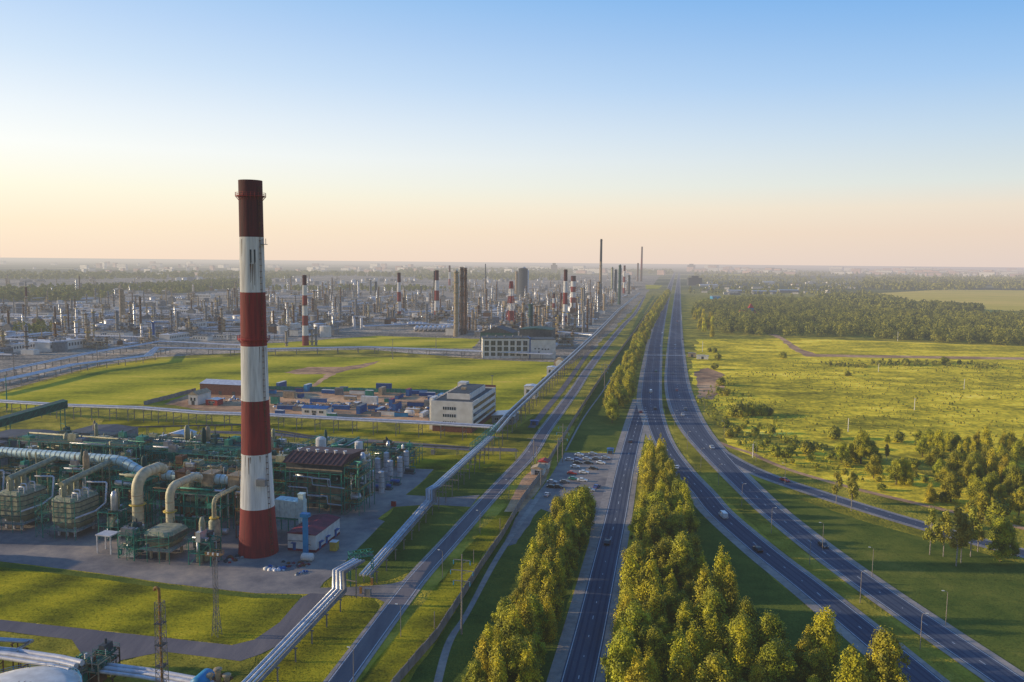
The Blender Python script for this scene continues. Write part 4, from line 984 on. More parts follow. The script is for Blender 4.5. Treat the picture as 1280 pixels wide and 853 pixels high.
for i, (px, py) in enumerate([(465, 615), (477, 616), (488, 601), (500, 596), (508, 588), (462, 600), (472, 598), (483, 590)]):
    x, y = g(px, py)
    t = cyl_tank('silo', ['slim white silo in front at the left of the cluster', 'slim white silo in front, second from the left', 'slim white silo third from the left in front of the dark pumps', 'slim white silo fourth from the left', 'slim white silo at the right end of the cluster', 'slim white silo in the back row, leftmost', 'slim white silo in the back row, middle', 'slim white silo in the back row, right'][i], x, y, 1.25, 9.2, mPipeW, cat='silo', dome=.35, bands=3, group='slim white silos beside the hall')
    m = MB(); m.bar((1.4, 0, 0), (1.4, 0, 9.5), .12); m.bar((-.3, -1.5, 9.6), (.6, 1.2, 10.6), .08); m.build('pipe', mSteel, t)
for i, (px, py, w_) in enumerate([(472, 613, 3), (494, 606, 5), (512, 592, 5), (486, 612, 3)]):
    x, y = g(px, py); t = thing('pump_skid', ['dark blue pump skid between the two front silos', 'dark blue pump skid right of the front silos', 'dark pump skid at the right end of the silo cluster', 'small blue pump skid in front of the third silo'][i], 'pump skid', (x, y), RZ)
    m = MB(); m.box(-w_/2, w_/2, -1.5, 1.5, 0, .5); m.build('base', mDkGrey, t)
    m = MB(); m.drum((-w_/2+.6, 0, 1.6), (w_/2-.6, 0, 1.6), .8, 12); m.build('motor', mBlue if i != 2 else mDkGrey, t)
    m = MB(); m.tube([(-w_/2, .8, .5), (-w_/2, .8, 3.2), (w_/2, .8, 3.2), (w_/2, -.8, .6)], .16, 6); m.build('pipe', mTeal, t)
# small white building with a dark red roof
t = thing('service_building', 'small white building with a dark red flat pitched roof beside the chimney foot', 'building', L(-125.8, 254.5)+(0,), RZ)
m = MB(); m.box(-5.2, 5.2, -9.8, 9.8, .9, 6.2); m.build('wall', mWhite, t)
m = MB(); m.box(-5.25, 5.25, -9.85, 9.85, 0, .9); m.build('plinth', mBurg, t)
m = MB()
m.add([(-5.6, -10.2, 6.2), (5.6, -10.2, 6.2), (5.6, 10.2, 6.2), (-5.6, 10.2, 6.2), (0, -10.2, 7.1), (0, 10.2, 7.1)], [(0, 1, 4), (2, 3, 5), (1, 2, 5, 4), (3, 0, 4, 5), (0, 3, 2, 1)])
m.build('roof', mBurg, t)
for i, yy in enumerate((-6.5, -1.2, 6.2)):
    m = MB(); m.box(5.2, 5.3, yy-.8, yy+.8, .3, 2.8); dd = m.build('door', mBlue, t)
    m = MB(); m.box(5.3, 6.4, yy-1.1, yy+1.1, 2.9, 3.1); m.build('canopy', mBlue, dd)
m = MB(); m.box(-3.3, -2.2, -9.9, -9.8, .3, 2.8); dd = m.build('door', mBlue, t); m = MB(); m.box(-3.6, -1.9, -10.9, -9.8, 2.9, 3.1); m.build('canopy', mBlue, dd)
m = MB(); m.tube([(-5, -10, 3.6), (1, -10, 3.8), (1.5, -10, 3.1), (3.5, -10, 2.6)], .12, 6); m.build('pipe', mGrey, t)
x, y = g(384, 699); t = thing('ventilation_duct', 'bright blue upright duct with a square cap in front of the red roofed building', 'duct', L(-123.2, 242.5)+(0,), RZ)
m = MB(); m.box(-.75, .75, -.6, .6, 0, 13.2); m.build('shaft', mSky, t); m = MB(); m.box(-1.5, 1.5, -1.1, 1.1, 13.2, 14.4); m.build('cap', mSky, t)
t = thing('air_intake', 'pale cyan upright duct above the cyan filter boxes', 'duct', L(-132.8, 259)+(0,), RZ); m = MB(); m.box(-1, 1, -1, 1, 5, 15.5); m.build('shaft', mCyan, t); m = MB(); m.box(-1.15, 1.15, -1.15, 1.15, 15.5, 16); m.build('cap', mCyan, t)
t = thing('intake_filter', 'row of pale cyan ribbed filter boxes between the chimney and the red roof', 'filter box', L(-138, 261)+(0,), RZ)
for k in range(5): m = MB(); m.box(-5.5+k*2.1, -3.5+k*2.1, -2.4, 2.4, 6.5, 13.-.1*k); m.build('filter_panel', mCyan, t)
m = MB(); m.box(-6, 6, -2.8, 2.8, 5.9, 6.4)
for a in (-5.5, 0, 5.5):
    for b_ in (-2.5, 2.5): m.bar((a, b_, 0), (a, b_, 6), .22)
handrail(m, -6, 6, -2.8, 2.8, 3); m.build('support_frame', mTeal, t)
x, y = g(418, 688); t = thing('container', 'yellow box leaning on the side of the red roofed building', 'container', (x, y), RZ)
m = MB(); m.box(-1.2, 1.2, -1.2, 1.2, .15, 3.2); m.build('body', mYel, t); m = MB()
for k in range(6): m.box(-1.2+k*.42, -1.1+k*.42, -1.26, -1.2, .2, 3.1)
m.build('rib', mYel, t); m = MB(); m.box(-1.3, 1.3, -1.3, 1.3, 3.2, 3.32); m.build('lid', mWhite, t)
x, y = g(384, 702); t = thing('storage_vessel', 'small white horizontal tank lying in front of the red roofed building', 'tank', (x, y), RZ)
m = MB(); m.drum((-1.6, 0, 1.5), (1.6, .4, 1.5), 1.3, 14); m.build('shell', mWhite, t)
for s in (-1.1, 1.1): m = MB(); m.box(s-.2, s+.2, -.9, .9, 0, .6); m.build('saddle', mGrey, t)
rn = random.Random(9)
def rubble(name, label, px, py, n, sp, mats_, seed, s0=.25, s1=.9):
    rn = random.Random(seed); x, y = g(px, py); m = MB()
    for k in range(n):
        a, b_ = rn.gauss(0, sp), rn.gauss(0, sp*.6); s = rn.uniform(s0, s1); mi = rn.randrange(len(mats_))
        vs = [(a+rn.uniform(-s, s), b_+rn.uniform(-s, s), .02) for _ in range(4)]; m.lathe(a, b_, [(s, 0), (s*.9, s*.5), (s*.3, s*.85)], 6, mi)
    o = m.build(name, mats_, None, (x, y, .06)); tag(o, label, None, None, 'stuff'); return o
rubble('debris', 'white and blue wrapped bags heaped near the chimney foot', 341, 712, 20, 2., [mWhite, mPipeW, mBlue, mGrey], 3, .4, 1.1)
rubble('debris', 'dark scrap lying between the chimney and the white building', 372, 706, 26, 2.6, [mDkGrey, mBrown, mBurg, mGrey], 4)
rubble('debris', 'small heap of pale scrap on the apron', 376, 717, 10, .9, [mWhite, mBlue, mGrey], 5, .3, .8)
rubble('debris', 'scattered dark scrap at the left side of the chimney foot', 286, 700, 22, 2.6, [mDkGrey, mBrown, mRed, mGrey], 6)
# sheds on the left
def shed(name, label, u, v, w, d, h, wall, roof, rise=1., wins=0, loc=None, rz=RZ, cat='shed', group=None, doors=1, ridge='y'):
    x, y = loc or L(u, v); t = thing(name, label, cat, (x, y), rz, group)
    m = MB(); m.box(-w/2, w/2, -d/2, d/2, 0, h)
    m.build('wall', wall, t)
    m = MB(); o = .4
    if ridge == 'y': m.add([(-w/2-o, -d/2-o, h), (w/2+o, -d/2-o, h), (w/2+o, d/2+o, h), (-w/2-o, d/2+o, h), (0, -d/2-o, h+rise), (0, d/2+o, h+rise)], [(0, 1, 4), (2, 3, 5), (1, 2, 5, 4), (3, 0, 4, 5), (0, 3, 2, 1)])
    else: m.add([(-w/2-o, -d/2-o, h), (w/2+o, -d/2-o, h), (w/2+o, d/2+o, h), (-w/2-o, d/2+o, h), (-w/2-o, 0, h+rise), (w/2+o, 0, h+rise)], [(0, 4, 3), (1, 2, 5), (0, 1, 5, 4), (2, 3, 4, 5), (0, 3, 2, 1)])
    m.build('roof', roof, t)
    if wins: windows(t, None, -w/2+1, w/2-1, wins, h*.4, h*.75, 'front', d/2)
    for k in range(doors):
        m = MB(); x0 = -w/2+w*(k+.5)/doors; m.box(x0-1.2, x0+1.2, -d/2-.06, -d/2, 0, min(3., h*.7)); m.build('door', mDkGrey, t)
    return t
shed('shed', 'grey shed cut off by the left edge of the picture', -312, 288, 30, 20, 17, mGrey, mRoofG, 1.)
shed('shed', 'long grey shed behind the first one at the left', -304, 318, 40, 18, 15, mGrey, mRoofG, 1.)
shed('shed', 'grey shed at the foot of the inclined gallery', -283, 340, 26, 22, 14, mGrey, mRoofG, 1.)
shed('shed', 'long shed with a white roof seen end on behind the teal rack', -255, 350, 11, 40, 9, mCyan, mPipeW, 1.5)
shed('shed', 'small pale shed left of the white roofed one', -268, 352, 10, 12, 6, mGrey, mPipeW, 1.)
# ------- office block
P0 = g(536, 541); u0, v0 = uv(*P0); P1 = g(593, 540); u1, v1 = uv(*P1); wO = u1-u0; dO = 58; vm = (v0+v1)/2; hO = 17.5
t = thing('office_block', 'white three storey office block with a penthouse and red end wall by the pipeline', 'building', L((u0+u1)/2, vm+dO/2)+(0,), RZ)
m = MB(); m.box(-wO/2, wO/2, -dO/2, dO/2, 3.5, hO); m.build('wall', mCream, t)
m = MB(); m.box(-wO/2+.6, wO/2-.6, -dO/2+.6, dO/2-.6, 0, 3.5); m.build('ground_floor', mBrick, t)
m = MB(); m.box(-wO/2+.4, wO/2-.4, -dO/2+.4, dO/2-.4, hO, hO+.15); m.build('roof', mDkGrey, t)
m = MB()
for a in ((-wO/2, wO/2, -dO/2, -dO/2+.4), (-wO/2, wO/2, dO/2-.4, dO/2), (-wO/2, -wO/2+.4, -dO/2+.4, dO/2-.4), (wO/2-.4, wO/2, -dO/2+.4, dO/2-.4)): m.box(*a, hO, hO+.9)
m.build('parapet', mCream, t)
m = MB(); m.box(-wO/2+6, wO/2-5, -dO/2+12, dO/2-8, hO+.15, hO+3.6); ph = m.build('penthouse', mCream, t)
m = MB(); m.box(-wO/2+6.5, wO/2-5.5, -dO/2+12.5, dO/2-8.5, hO+3.6, hO+3.9); m.build('penthouse_roof', mDkGrey, ph)
m = MB(); m.box(-wO/2-2.3, -wO/2, -dO/2+4, -dO/2+14, 0, hO+1.6); m.build('stair_tower', mWhite, t)
m = MB(); m.box(-wO/2+3.5, -wO/2+9, dO/2-14, dO/2-6, hO+.15, hO+5.2); m.build('lift_housing', mCream, t)
m = MB(); m.box(-1.5, 1.5, -dO/2+25, -dO/2+28, hO+3.9, hO+5.3); m.build('roof_vent', mTan, t)
for fl in range(3): windows(t, None, -wO/2+7, wO/2-10, 6, 4.6+fl*4.3, 6.4+fl*4.3, 'front', dO/2, mat=mGrey, gap=.3)
for fl in range(3):
    m = MB(); m.box(wO/2, wO/2+.1, -dO/2+2, dO/2-2, 5.0+fl*4.3, 7.0+fl*4.3)
    s_ = m.build('window', mDkGrey, t)
    m = MB()
    for k in range(14): m.box(wO/2+.1, wO/2+.14, -dO/2+2.4+k*3.85, -dO/2+5.6+k*3.85, 5.2+fl*4.3, 6.8+fl*4.3)
    m.build('pane', mGlass, s_)
m = MB(); m.box(-wO/2, wO/2, dO/2, dO/2+.8, 0, hO+2.2); m.build('end_wall', mBrick, t)
x, y = L(uv(*g(628, 520))[0]+1, uv(*g(628, 520))[1])
shed('entrance_building', 'low grey entrance building right of the office block', 0, 0, 14, 16, 5, mGrey, mSteel, .8, 3, loc=g(632, 527), cat='building')
shed('pump_house', 'white valve house attached to the pipe rack beside the field', 0, 0, 9, 10, 9, mCream, mPipeW, .6, 2, loc=g(664, 497), cat='building')
shed('pump_house', 'pale valve house farther along the pipe rack', 0, 0, 8, 9, 8, mPipeW, mPipeW, .6, 2, loc=g(690, 470), cat='building')
t = thing('cooler_drum', 'round buff coloured cooler beside the pipe rack at the corner of the glazed block', 'tank', g(700, 462)+(0,), RZ)
m = MB(); m.bar((0, -4, 6), (0, 4, 6), 5.5, 0, 20); m.build('shell', mTan, t); m = MB(); m.bar((0, -4.3, 6), (0, -4, 6), 3.6, 0, 20); m.build('hatch', mCream, t); m = MB(); m.box(-4, 4, -4, 4, 0, 2); m.build('plinth', mPole, t)
# ------- long glazed block
P0 = g(602, 448); P1 = g(693, 448); u0, v0 = uv(*P0); u1, v1 = uv(*P1); W_ = u1-u0; hG = 20.5
t = thing('glazed_block', 'long white block with two tiers of big square windows and a blank right half', 'building', (sum((P0[0], P1[0]))/2, P0[1]+14, 0), math.atan2(P1[1]-P0[1], P1[0]-P0[0]))
W_ = math.dist(P0, P1)
m = MB(); m.box(-W_/2, W_*.14, -12, 14, 0, hG); m.build('wall', mCream, t)
m = MB(); m.box(W_*.155, W_/2, -12.6, 14, 0, hG-1); m.build('side_wall', mCream, t)
m = MB(); m.box(W_*.14, W_*.155, -13, 14, 0, hG+.6); m.build('stair_shaft', mBlue, t)
m = MB(); m.box(-W_/2-.3, W_*.14, -12.3, 14.3, hG, hG+.7); m.build('roof', mDkGrey, t)
m = MB(); m.box(W_*.155, W_/2+.3, -12.9, 14.3, hG-1, hG-.5); m.build('roof', mDkGrey, t)
for z0, z1 in ((2.5, 6.2), (7.6, 12.2), (13.4, 18.4)): windows(t, None, -W_/2+1, W_*.14-1, 7, z0, z1, 'front', 12, gap=.3)
for a, b_ in ((.22, 9.5), (.27, 9.5), (.27, 6), (.32, 9), (.36, 8.8), (.40, 9)):
    m = MB(); m.box(W_*a-.8, W_*a+.8, -12.68, -12.6, b_, b_+1.3); m.build('vent_opening', mDkGrey, t)
for k in range(5): m = MB(); m.cyl(-W_/2+6+k*9, 2, hG+.7, hG+2.6, 1.1, None, 10); m.build('roof_vent', mGrey, t)
shed('coke_shed', 'big dark blue green shed with a sloping roof behind the glazed block', 0, 0, 40, 30, 15, mTealD, mDkGrey, 7, 0, loc=g(624, 430), cat='shed')
shed('process_shed', 'dark flat shed behind the blank wall', 0, 0, 38, 30, 22, mDkGrey, mTealD, 2, 0, loc=g(672, 434), cat='shed')
# ------- construction yard
shed('storage_shed', 'long white roofed shed on red walls partly hidden by the chimney', 0, 0, 44, 18, 8, mBrick, mPipeW, 2.2, 0, loc=g(292, 492), cat='shed', doors=4, ridge='x')
shed('site_house', 'small white gabled house with a red base at the yard corner', 0, 0, 7, 16, 7, mCream, mTan, 2.5, 2, loc=g(250, 504), cat='building')
shed('site_house', 'low red sided cabin right of the white gabled house', 0, 0, 9, 7, 4, mRed, mSteel, .6, 1, loc=g(268, 506), cat='building')
shed('site_house', 'cabin with a blue roof in the middle of the yard', 0, 0, 17, 8, 5, mCream, mBlue, 1.4, 3, loc=g(396, 519), cat='building', ridge='x')
def cabin(label, px, py, w, mat, mat2, rz=RZ, h=2.7, group='containers and cabins in the construction yard'):
    x, y = g(px, py); t = thing('site_container', label, 'container', (x, y), rz, group)
    m = MB(); m.box(-w/2, w/2, -1.25, 1.25, .12, h)
    m.build('body', mat, t)
    m = MB(); k = int(w/.8)
    for i in range(k): m.box(-w/2+i*w/k+.1, -w/2+(i+.5)*w/k, -1.32, -1.25, .2, h-.1)
    m.build('rib', mat, t); m = MB(); m.box(-w/2-.06, w/2+.06, -1.33, 1.33, h, h+.12); m.build('roof', mat2, t)
rn = random.Random(21); cnm = {mBlue: 'blue', mTeal: 'green', mSky: 'light blue', mWhite: 'white', mRed: 'red', mGrey: 'grey', mTan: 'tan'}
spots = [(352, 486), (374, 490), (385, 489), (412, 492), (424, 494), (447, 493), (462, 497), (478, 493), (499, 498), (511, 495), (524, 493), (540, 500), (551, 497), (358, 512), (372, 514), (384, 512), (415, 522), (438, 500), (452, 516), (466, 512), (475, 515), (490, 508), (502, 521), (520, 508), (536, 510), (530, 520), (344, 505), (362, 498), (480, 488), (430, 488), (560, 503), (545, 515), (408, 515), (426, 512), (447, 508), (462, 505), (486, 503), (516, 516), (496, 513), (350, 518), (398, 503), (376, 497), (338, 492), (534, 495), (470, 521), (483, 519)]
for i, (px, py) in enumerate(spots):
    mt = [mBlue, mBlue, mTeal, mBlue, mSky, mWhite, mBlue, mBlue, mGrey, mTan][(i*7) % 10]; wd = [12, 6, 9, 12, 6][i % 5]
    cabin('%s site container, %s, in the construction yard, %s' % (cnm[mt], {12: 'long', 9: 'medium', 6: 'short'}[wd], ['beside the far fence', 'in the far row', 'near the middle', 'towards the pipe rack', 'near the office block'][min(4, int((py-486)/7.5))]), px, py, wd, mt, rn.choice([mt, mWhite, mRed, mBrown, mGrey, mWhite]), RZ+rn.choice([0, 0, .1, math.pi/2]), rn.choice([2.7, 2.7, 5.3]))
x, y = g(512, 521); t = thing('water_bowser', 'white horizontal tank among blue cabins in the yard', 'tank', (x, y), RZ)
m = MB(); m.drum((-2.4, 0, 2.4), (2.4, 0, 2.4), 2., 14); m.build('shell', mWhite, t); m = MB(); m.box(-2.6, 2.6, -1.2, 1.2, 0, .8); m.build('saddle', mBlue, t)
for i, (px, py, n) in enumerate([(300, 500, 60), (420, 508, 90), (490, 512, 80), (370, 505, 60), (540, 512, 50), (560, 498, 40), (455, 505, 60)]):
    rubble('building_materials', 'stacked building materials and spoil in the construction yard', px, py, n, 9, [mDirt, mTan, mGrey, mBrown, mPipeW, mBlue], 30+i, .3, 1.3)
# fences
def fence(name, label, pts, h, mat, postmat, step=4., th=.14, cat='fence', solid=True):
    base = g(*pts[0]); t = thing(name, label, cat, base+(0,)); W_ = [g(*p) for p in pts]; W_ = [(a-base[0], b-base[1]) for a, b in W_]
    m = MB(); q = MB()
    for a, b in zip(W_, W_[1:]):
        d = math.dist(a, b); k = max(1, int(d/step)); nx, ny = (b[1]-a[1])/d*th/2, -(b[0]-a[0])/d*th/2
        for i in range(k):
            p0 = (a[0]+(b[0]-a[0])*i/k, a[1]+(b[1]-a[1])*i/k); p1 = (a[0]+(b[0]-a[0])*(i+.96)/k, a[1]+(b[1]-a[1])*(i+.96)/k); hh = h*(1+.02*((i*37) % 5-2))
            m.prism([(p0[0]+nx, p0[1]+ny), (p1[0]+nx, p1[1]+ny), (p1[0]-nx, p1[1]-ny), (p0[0]-nx, p0[1]-ny)], 0, hh)
            q.bar((p0[0], p0[1], 0), (p0[0], p0[1], h*1.08), .13)
    m.build('panel', mat, t); o = q.build('post', postmat, t); o['kind'] = 'stuff'
    return t
fence('perimeter_wall', 'long concrete perimeter wall between the plant road and the dark verge', [(482, 875), (501, 851), (545, 800), (572, 758), (602, 710), (628, 672), (655, 625), (672, 602), (695, 564), (715, 531), (735, 499), (752, 473), (775, 440), (797, 410), (820, 376)], 2.9, mWallC, mPole, cat='wall', th=.2)
fence('site_fence', 'blue panel fence along the far side of the construction yard', [(330, 488), (400, 489), (480, 491), (575, 493)], 3.2, mTeal, mBlue)
fence('site_fence', 'blue panel fence slanting from the yard corner down to the pipe rack', [(574, 493), (560, 503), (548, 514), (536, 526)], 4., mBlue, mBlue)
fence('site_fence', 'grey fence from the gabled house to the field', [(180, 507), (215, 498), (245, 490)], 3., mGrey, mGrey)
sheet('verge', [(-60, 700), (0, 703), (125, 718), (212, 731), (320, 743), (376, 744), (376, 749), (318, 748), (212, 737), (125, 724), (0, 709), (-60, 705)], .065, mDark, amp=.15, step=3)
# ------- foreground lower left: tank, pipes, drum
cx, cy = g(18, 868, 7.5)
t = cyl_tank('storage_tank', 'large white low domed tank cut by the bottom left corner', cx, cy, 12.6, 7., mWhite, dome=.12, n=64, rail=True)
m = MB()
for k in range(18):
    a = 2*math.pi*k/18; m.bar((2*math.cos(a), 2*math.sin(a), 8.6), (12.3*math.cos(a), 12.3*math.sin(a), 7.2), .08)
m.build('roof_rib', mOrange, t)
def rackpipe(label, pts, r, mat, n=1, gap=1.):
    return pipeline('pipeline', label, [G3(*p) for p in pts], n, r, gap, mat, 7., .16, 0, mBrown)
rackpipe('pair of silver pipes behind the white domed tank', [(-60, 812, 7), (10, 818, 7), (70, 827, 7), (95, 833, 7)], .7, mPipeW, 3, 1.7)
rackpipe('square silver pipe loop at the left edge', [(-40, 797, 7.5), (38, 802, 7.5), (20, 814, 7.5), (-40, 808, 7.5)], .3, mSteel, 2, .9)
rackpipe('three silver pipes running right from the valve rack at the bottom', [(118, 834, 3), (180, 842, 3), (240, 853, 3), (262, 858, 3)], .62, mPipeW, 3, 1.5)
for i, (px, py) in enumerate([(104, 852), (122, 850), (134, 838)]):
    steel_module(0, 0, 4 if i else 3, 4, (3, 5), ['valve rack right of the white domed tank', 'grey and tan valve rack behind the bottom pipes', 'small rack with rusty railing near the road end'][i], 500+i, [mGrey, mTan, mBrown][i], 1.2, loc=g(px, py), vessels=0)
x, y = g(250, 872); t = thing('blue_vessel', 'blue ended horizontal vessel at the bottom edge', 'tank', (x, y), RZ)
m = MB(); m.drum((0, -1, 3.3), (0, 3.5, 3.3), 1.9, 18); m.build('shell', mSky, t)
for s in (0, 3): m = MB(); m.box(-1.3, 1.3, s-.3, s+.3, 0, 1.9); m.build('saddle', mGrey, t)
for i, (px, py, hh) in enumerate([(262, 868, 5), (273, 866, 6), (284, 867, 4.8)]):
    x, y = g(px, py); t = thing('exchanger', ['rusty upright exchanger next to the blue vessel', 'tallest of three rusty exchangers by the blue vessel', 'rusty exchanger farthest right by the blue vessel'][i], 'vessel', (x, y), .4*i)
    m = MB(); m.lathe(0, 0, [(.5, 0), (.7, .4), (.7, hh-.6), (1., hh-.5), (1., hh-.2), (.5, hh)], 12); m.build('shell', mTan, t)
    m = MB(); m.bar((-.9, 0, hh*.6), (1.4, 0, hh*.7), .4, 0, 10); m.build('nozzle', mBrown, t)
# unseen halls added left of frame to throw shadows over lawn and apron
shed('shadow_caster_hall', 'grey unseen hall added left of the lawn to cast shadow', -262, 204, 26, 9, 13, mGrey, mRoofG, 1.5)
shed('shadow_caster_hall', 'tall unseen hall added left of the apron to cast shadow', -285, 224, 24, 10, 17, mCream, mRoofG, 1.5)
shed('shadow_caster_hall', 'low unseen hall added by the side road to cast shadow', -240, 181, 20, 6, 8, mGrey, mRoofG, 1.2)
# ------- masts
x, y = g(204, 885); hM = zat(x, y, 752)
t = thing('lattice_mast', 'lattice mast carrying a vent pipe with a hooked rusty top', 'mast', (x, y), RZ)
m = MB(); lattice(m, 2., 1.5, 0, hM, 14, .07); m.build('lattice', mPole, t)
m = MB(); m.tube([(0, 0, 0), (0, 0, hM+2.2), (-.1, 0, hM+2.9), (-.5, 0, hM+3.2), (-1., 0, hM+3.), (-1.2, 0, hM+2.4)], .3, 8); m.build('vent_pipe', mOrange, t)
for k in range(4): m = MB(); m.box(-1., 1., -1., 1., hM*(k+1)/5, hM*(k+1)/5+.1); m.build('landing', mDkGrey, t)
x, y = g(271, 795); hM = zat(x, y, 694)
t = thing('floodlight_mast', 'lattice floodlight mast on the lawn with an orange lit lamp platform', 'mast', (x, y), RZ)
m = MB(); lattice(m, 1.9, .9, 0, hM*.35, 4, .07); lattice(m, .9, .9, hM*.35, hM, 9, .05); m.build('lattice', mPole, t)
m = MB(); m.box(-2.1, 2.1, -1.1, 1.1, hM, hM+.12); handrail(m, -2.1, 2.1, -1.1, 1.1, hM); m.build('platform', mOrange, t)
for k in range(6): m = MB(); m.box(-1.9+k*.7, -1.45+k*.7, -1.5, -1.15, hM+.5, hM+1.1); m.build('floodlight', mLampG if k % 2 else mOrange, t)
for i, (px, py, top, lab) in enumerate([(9, 510, 470, 'slender green mast at the left edge beside the inclined gallery'), (122, 460, 430, 'tall pale mast where the pale pipe racks bend'), (18, 471, 443, 'pale post left of the low grey shed'), (491, 449, 425, 'tan post standing between the far pipe rack and the field'), (545, 438, 421, 'pale blue post in the far strip of grass'), (615, 500, 470, 'lamp mast behind the red end of the office block'), (578, 500, 478, 'short aerial on the office roof')]):
    if i == 6: continue
    x, y = g(px, py); h = zat(x, y, top); t = thing('light_mast', lab, 'mast', (x, y)); m = MB(); m.bar((0, 0, 0), (0, 0, h), .45, 0, 8, .2); m.build('pole', mPole if i else mTeal, t)
    m = MB(); m.box(-1, 1, -.3, .3, h-.2, h+.3); m.build('lamp_head', mGrey, t)
# power poles
def power_pole(label, px, base, top, arms=3, rz=RZ):
    x, y = g(px, base); h = zat(x, y, top); t = thing('power_pole', label, 'power pole', (x, y), rz, 'power poles along the perimeter wall')
    m = MB(); m.bar((0, 0, 0), (0, 0, h), .28, 0, 10, .16); m.build('pole', mPole, t)
    for k in range(arms):
        z = h-1.6-k*2.9; wd = [2.3, 3.1, 2.3][k % 3]; m = MB(); m.bar((-wd, 0, z), (wd, 0, z), .13, 0, 4); m.bar((0, 0, z-1), (wd*.8, 0, z), .07, 0, 4)
        a = m.build('crossarm', mGrey, t)
        for s in (-1, 1): m = MB(); m.lathe(s*wd, 0, [(.07, z-1.3), (.17, z-1.2), (.08, z-1), (.17, z-.8), (.08, z-.6), (.17, z-.4), (.07, z-.1)], 8); m.build('insulator', mSky, a)
    return (x, y, h)
power_pole('nearest power pole, with three crossarms, left of the tree strip', 577, 793, 693)
power_pole('power pole at the corner of the parking area', 703, 578, 530)
power_pole('power pole beside the wall beyond the parking area', 755.5, 488, 453)
power_pole('farthest power pole, near the narrow end of the wall', 806, 412, 385)
def tee_pole(label, px, base, top, wd):
    x, y = g(px, base); h = zat(x, y, top); t = thing('portal_pole', label, 'pole', (x, y), RZ, 'wooden poles near the gate'); m = MB(); m.bar((0, 0, 0), (0, 0, h), .2, 0, 8); m.build('pole', mPole, t); m = MB(); m.bar((-wd, 0, h-.3), (wd, 0, h-.3), .14); m.build('crossarm', mPole, t)
for q in [('wooden T pole nearest the office block side of the gate', 667, 580, 548, 3.4), ('pale pole beside the wooden T pole', 671, 584, 558, 1.2), ('wooden T pole touching the perimeter wall by the gate', 697, 582, 551, 2.), ('plain post at the left of the gate', 645, 577, 562, .6), ('plain post on the bright grass left of the gate', 625, 575, 559, .5), ('thin post at the left of the parking area', 676, 612, 588, .8)]: tee_pole(*q)
# gate house
t = shed('gate_house', 'small gate house with a dark red roof against the perimeter wall', 0, 0, 5, 5, 3.4, mCream, mRed, 1.2, 1, loc=g(680, 585), cat='gate house')
t = shed('guard_cabin', 'pale round cornered cabin in front of the gate house', 0, 0, 6, 6, 3, mCream, mTan, 1.2, 1, loc=g(673, 592), cat='cabin')
x, y = g(666, 534); 
shed('site_cabin', 'blue box beside the shaded plant road', 0, 0, 4.5, 3, 2.6, mBlue, mBlue, .2, 0, loc=g(668, 531), cat='cabin')
shed('site_cabin', 'blue kiosk at the far corner of the parking area', 0, 0, 3, 3, 2.6, mSky, mBlue, .3, 0, loc=g(763, 567), cat='cabin')
shed('bus_shelter', 'white flat roofed shelter beside the pedestrian crossing', 0, 0, 12, 4, 4, mWhite, mWhite, .3, 0, loc=g(878, 449), cat='shelter')
shed('kiosk', 'small tan kiosk between the crossing and the white shelter', 0, 0, 8, 5, 4, mTan, mGrey, .3, 0, loc=g(865, 446), cat='kiosk')
# street lamps
def street_lamp(label, px, base, h, side, group, double=False):
    x, y = g(px, base); t = thing('street_lamp', label, 'street lamp', (x, y), RZ, group)
    m = MB(); m.bar((0, 0, 0), (0, 0, h), .11, 0, 8, .07); m.build('pole', mPole, t)
    for s in ((-1, 1) if double else (side,)):
        m = MB(); m.tube([(0, 0, h-.1), (s*.3, 0, h+.3), (s*1.2, 0, h+.45)], .05, 6); a = m.build('bracket', mPole, t)
        m = MB(); m.box(s*1.2-.35, s*1.2+.35, -.14, .14, h+.38, h+.52); m.build('lamp_head', mLampG, a)
q = [(843, 533), (859, 562), (876, 585), (898, 607), (927, 634), (964, 667), (1012, 706), (1075, 754), (1150, 812)]
for i, (px, py) in enumerate(reversed(q)): street_lamp('%s street lamp in the grass strip between the carriageways' % ORD[i], px, py, 9.5, 1, 'street lamps on the median')
q = [(880, 520), (864, 496), (856, 474), (905, 548), (945, 577), (981, 606), (1028, 672+16), (1090, 722), (1182, 782)]
q.sort(key=lambda a: -a[1])
for i, (px, py) in enumerate(q): street_lamp('%s street lamp at the right edge of the right carriageway' % ORD[i], px, py, 9.5, -1, 'street lamps right of the highway')
q = [(442, 855), (501, 796), (553, 722), (600, 668), (636, 626), (664, 588)]
for i, (px, py) in enumerate(q): street_lamp('%s street lamp at the edge of the plant road' % ORD[i], px, py, 8.5, -1, 'street lamps along the plant road')
q = [(543, 786), (592, 705), (625, 664)]
for i, (px, py) in enumerate(q):
    x, y = g(px, py); t = thing('marker_post', '%s plain wooden post in the verge left of the wall' % ORD[i], 'post', (x, y)); m = MB(); m.bar((0, 0, 0), (0, 0, 4.8), .12, 0, 6); m.build('pole', mPole, t)
q = [(1060, 540, 17), (1143, 513, 15), (941, 572, 17), (1205, 487, 13), (1098, 465, 10), (1122, 427, 12), (878, 440, 13), (852, 405, 12)]
for i, (px, py, n) in enumerate(q):
    x, y = g(px, py); h = zat(x, y, py-n); t = thing('field_pole', ['white pole in the meadow behind the round bushes', 'white pole in the middle of the meadow', 'white pole beside the curve of the highway', 'white pole in the right part of the meadow', 'short white post in the far meadow', 'thin pole at the edge of the wood', 'thin pole near the white shelter', 'thin pole beside the far highway'][i], 'pole', (x, y)); m = MB(); m.bar((0, 0, 0), (0, 0, h), .3, 0, 6, .22); m.build('pole', mWhite, t); m = MB(); m.bar((-1, 0, h-.4), (1, 0, h-.4), .1); m.build('crossarm', mGrey, t)
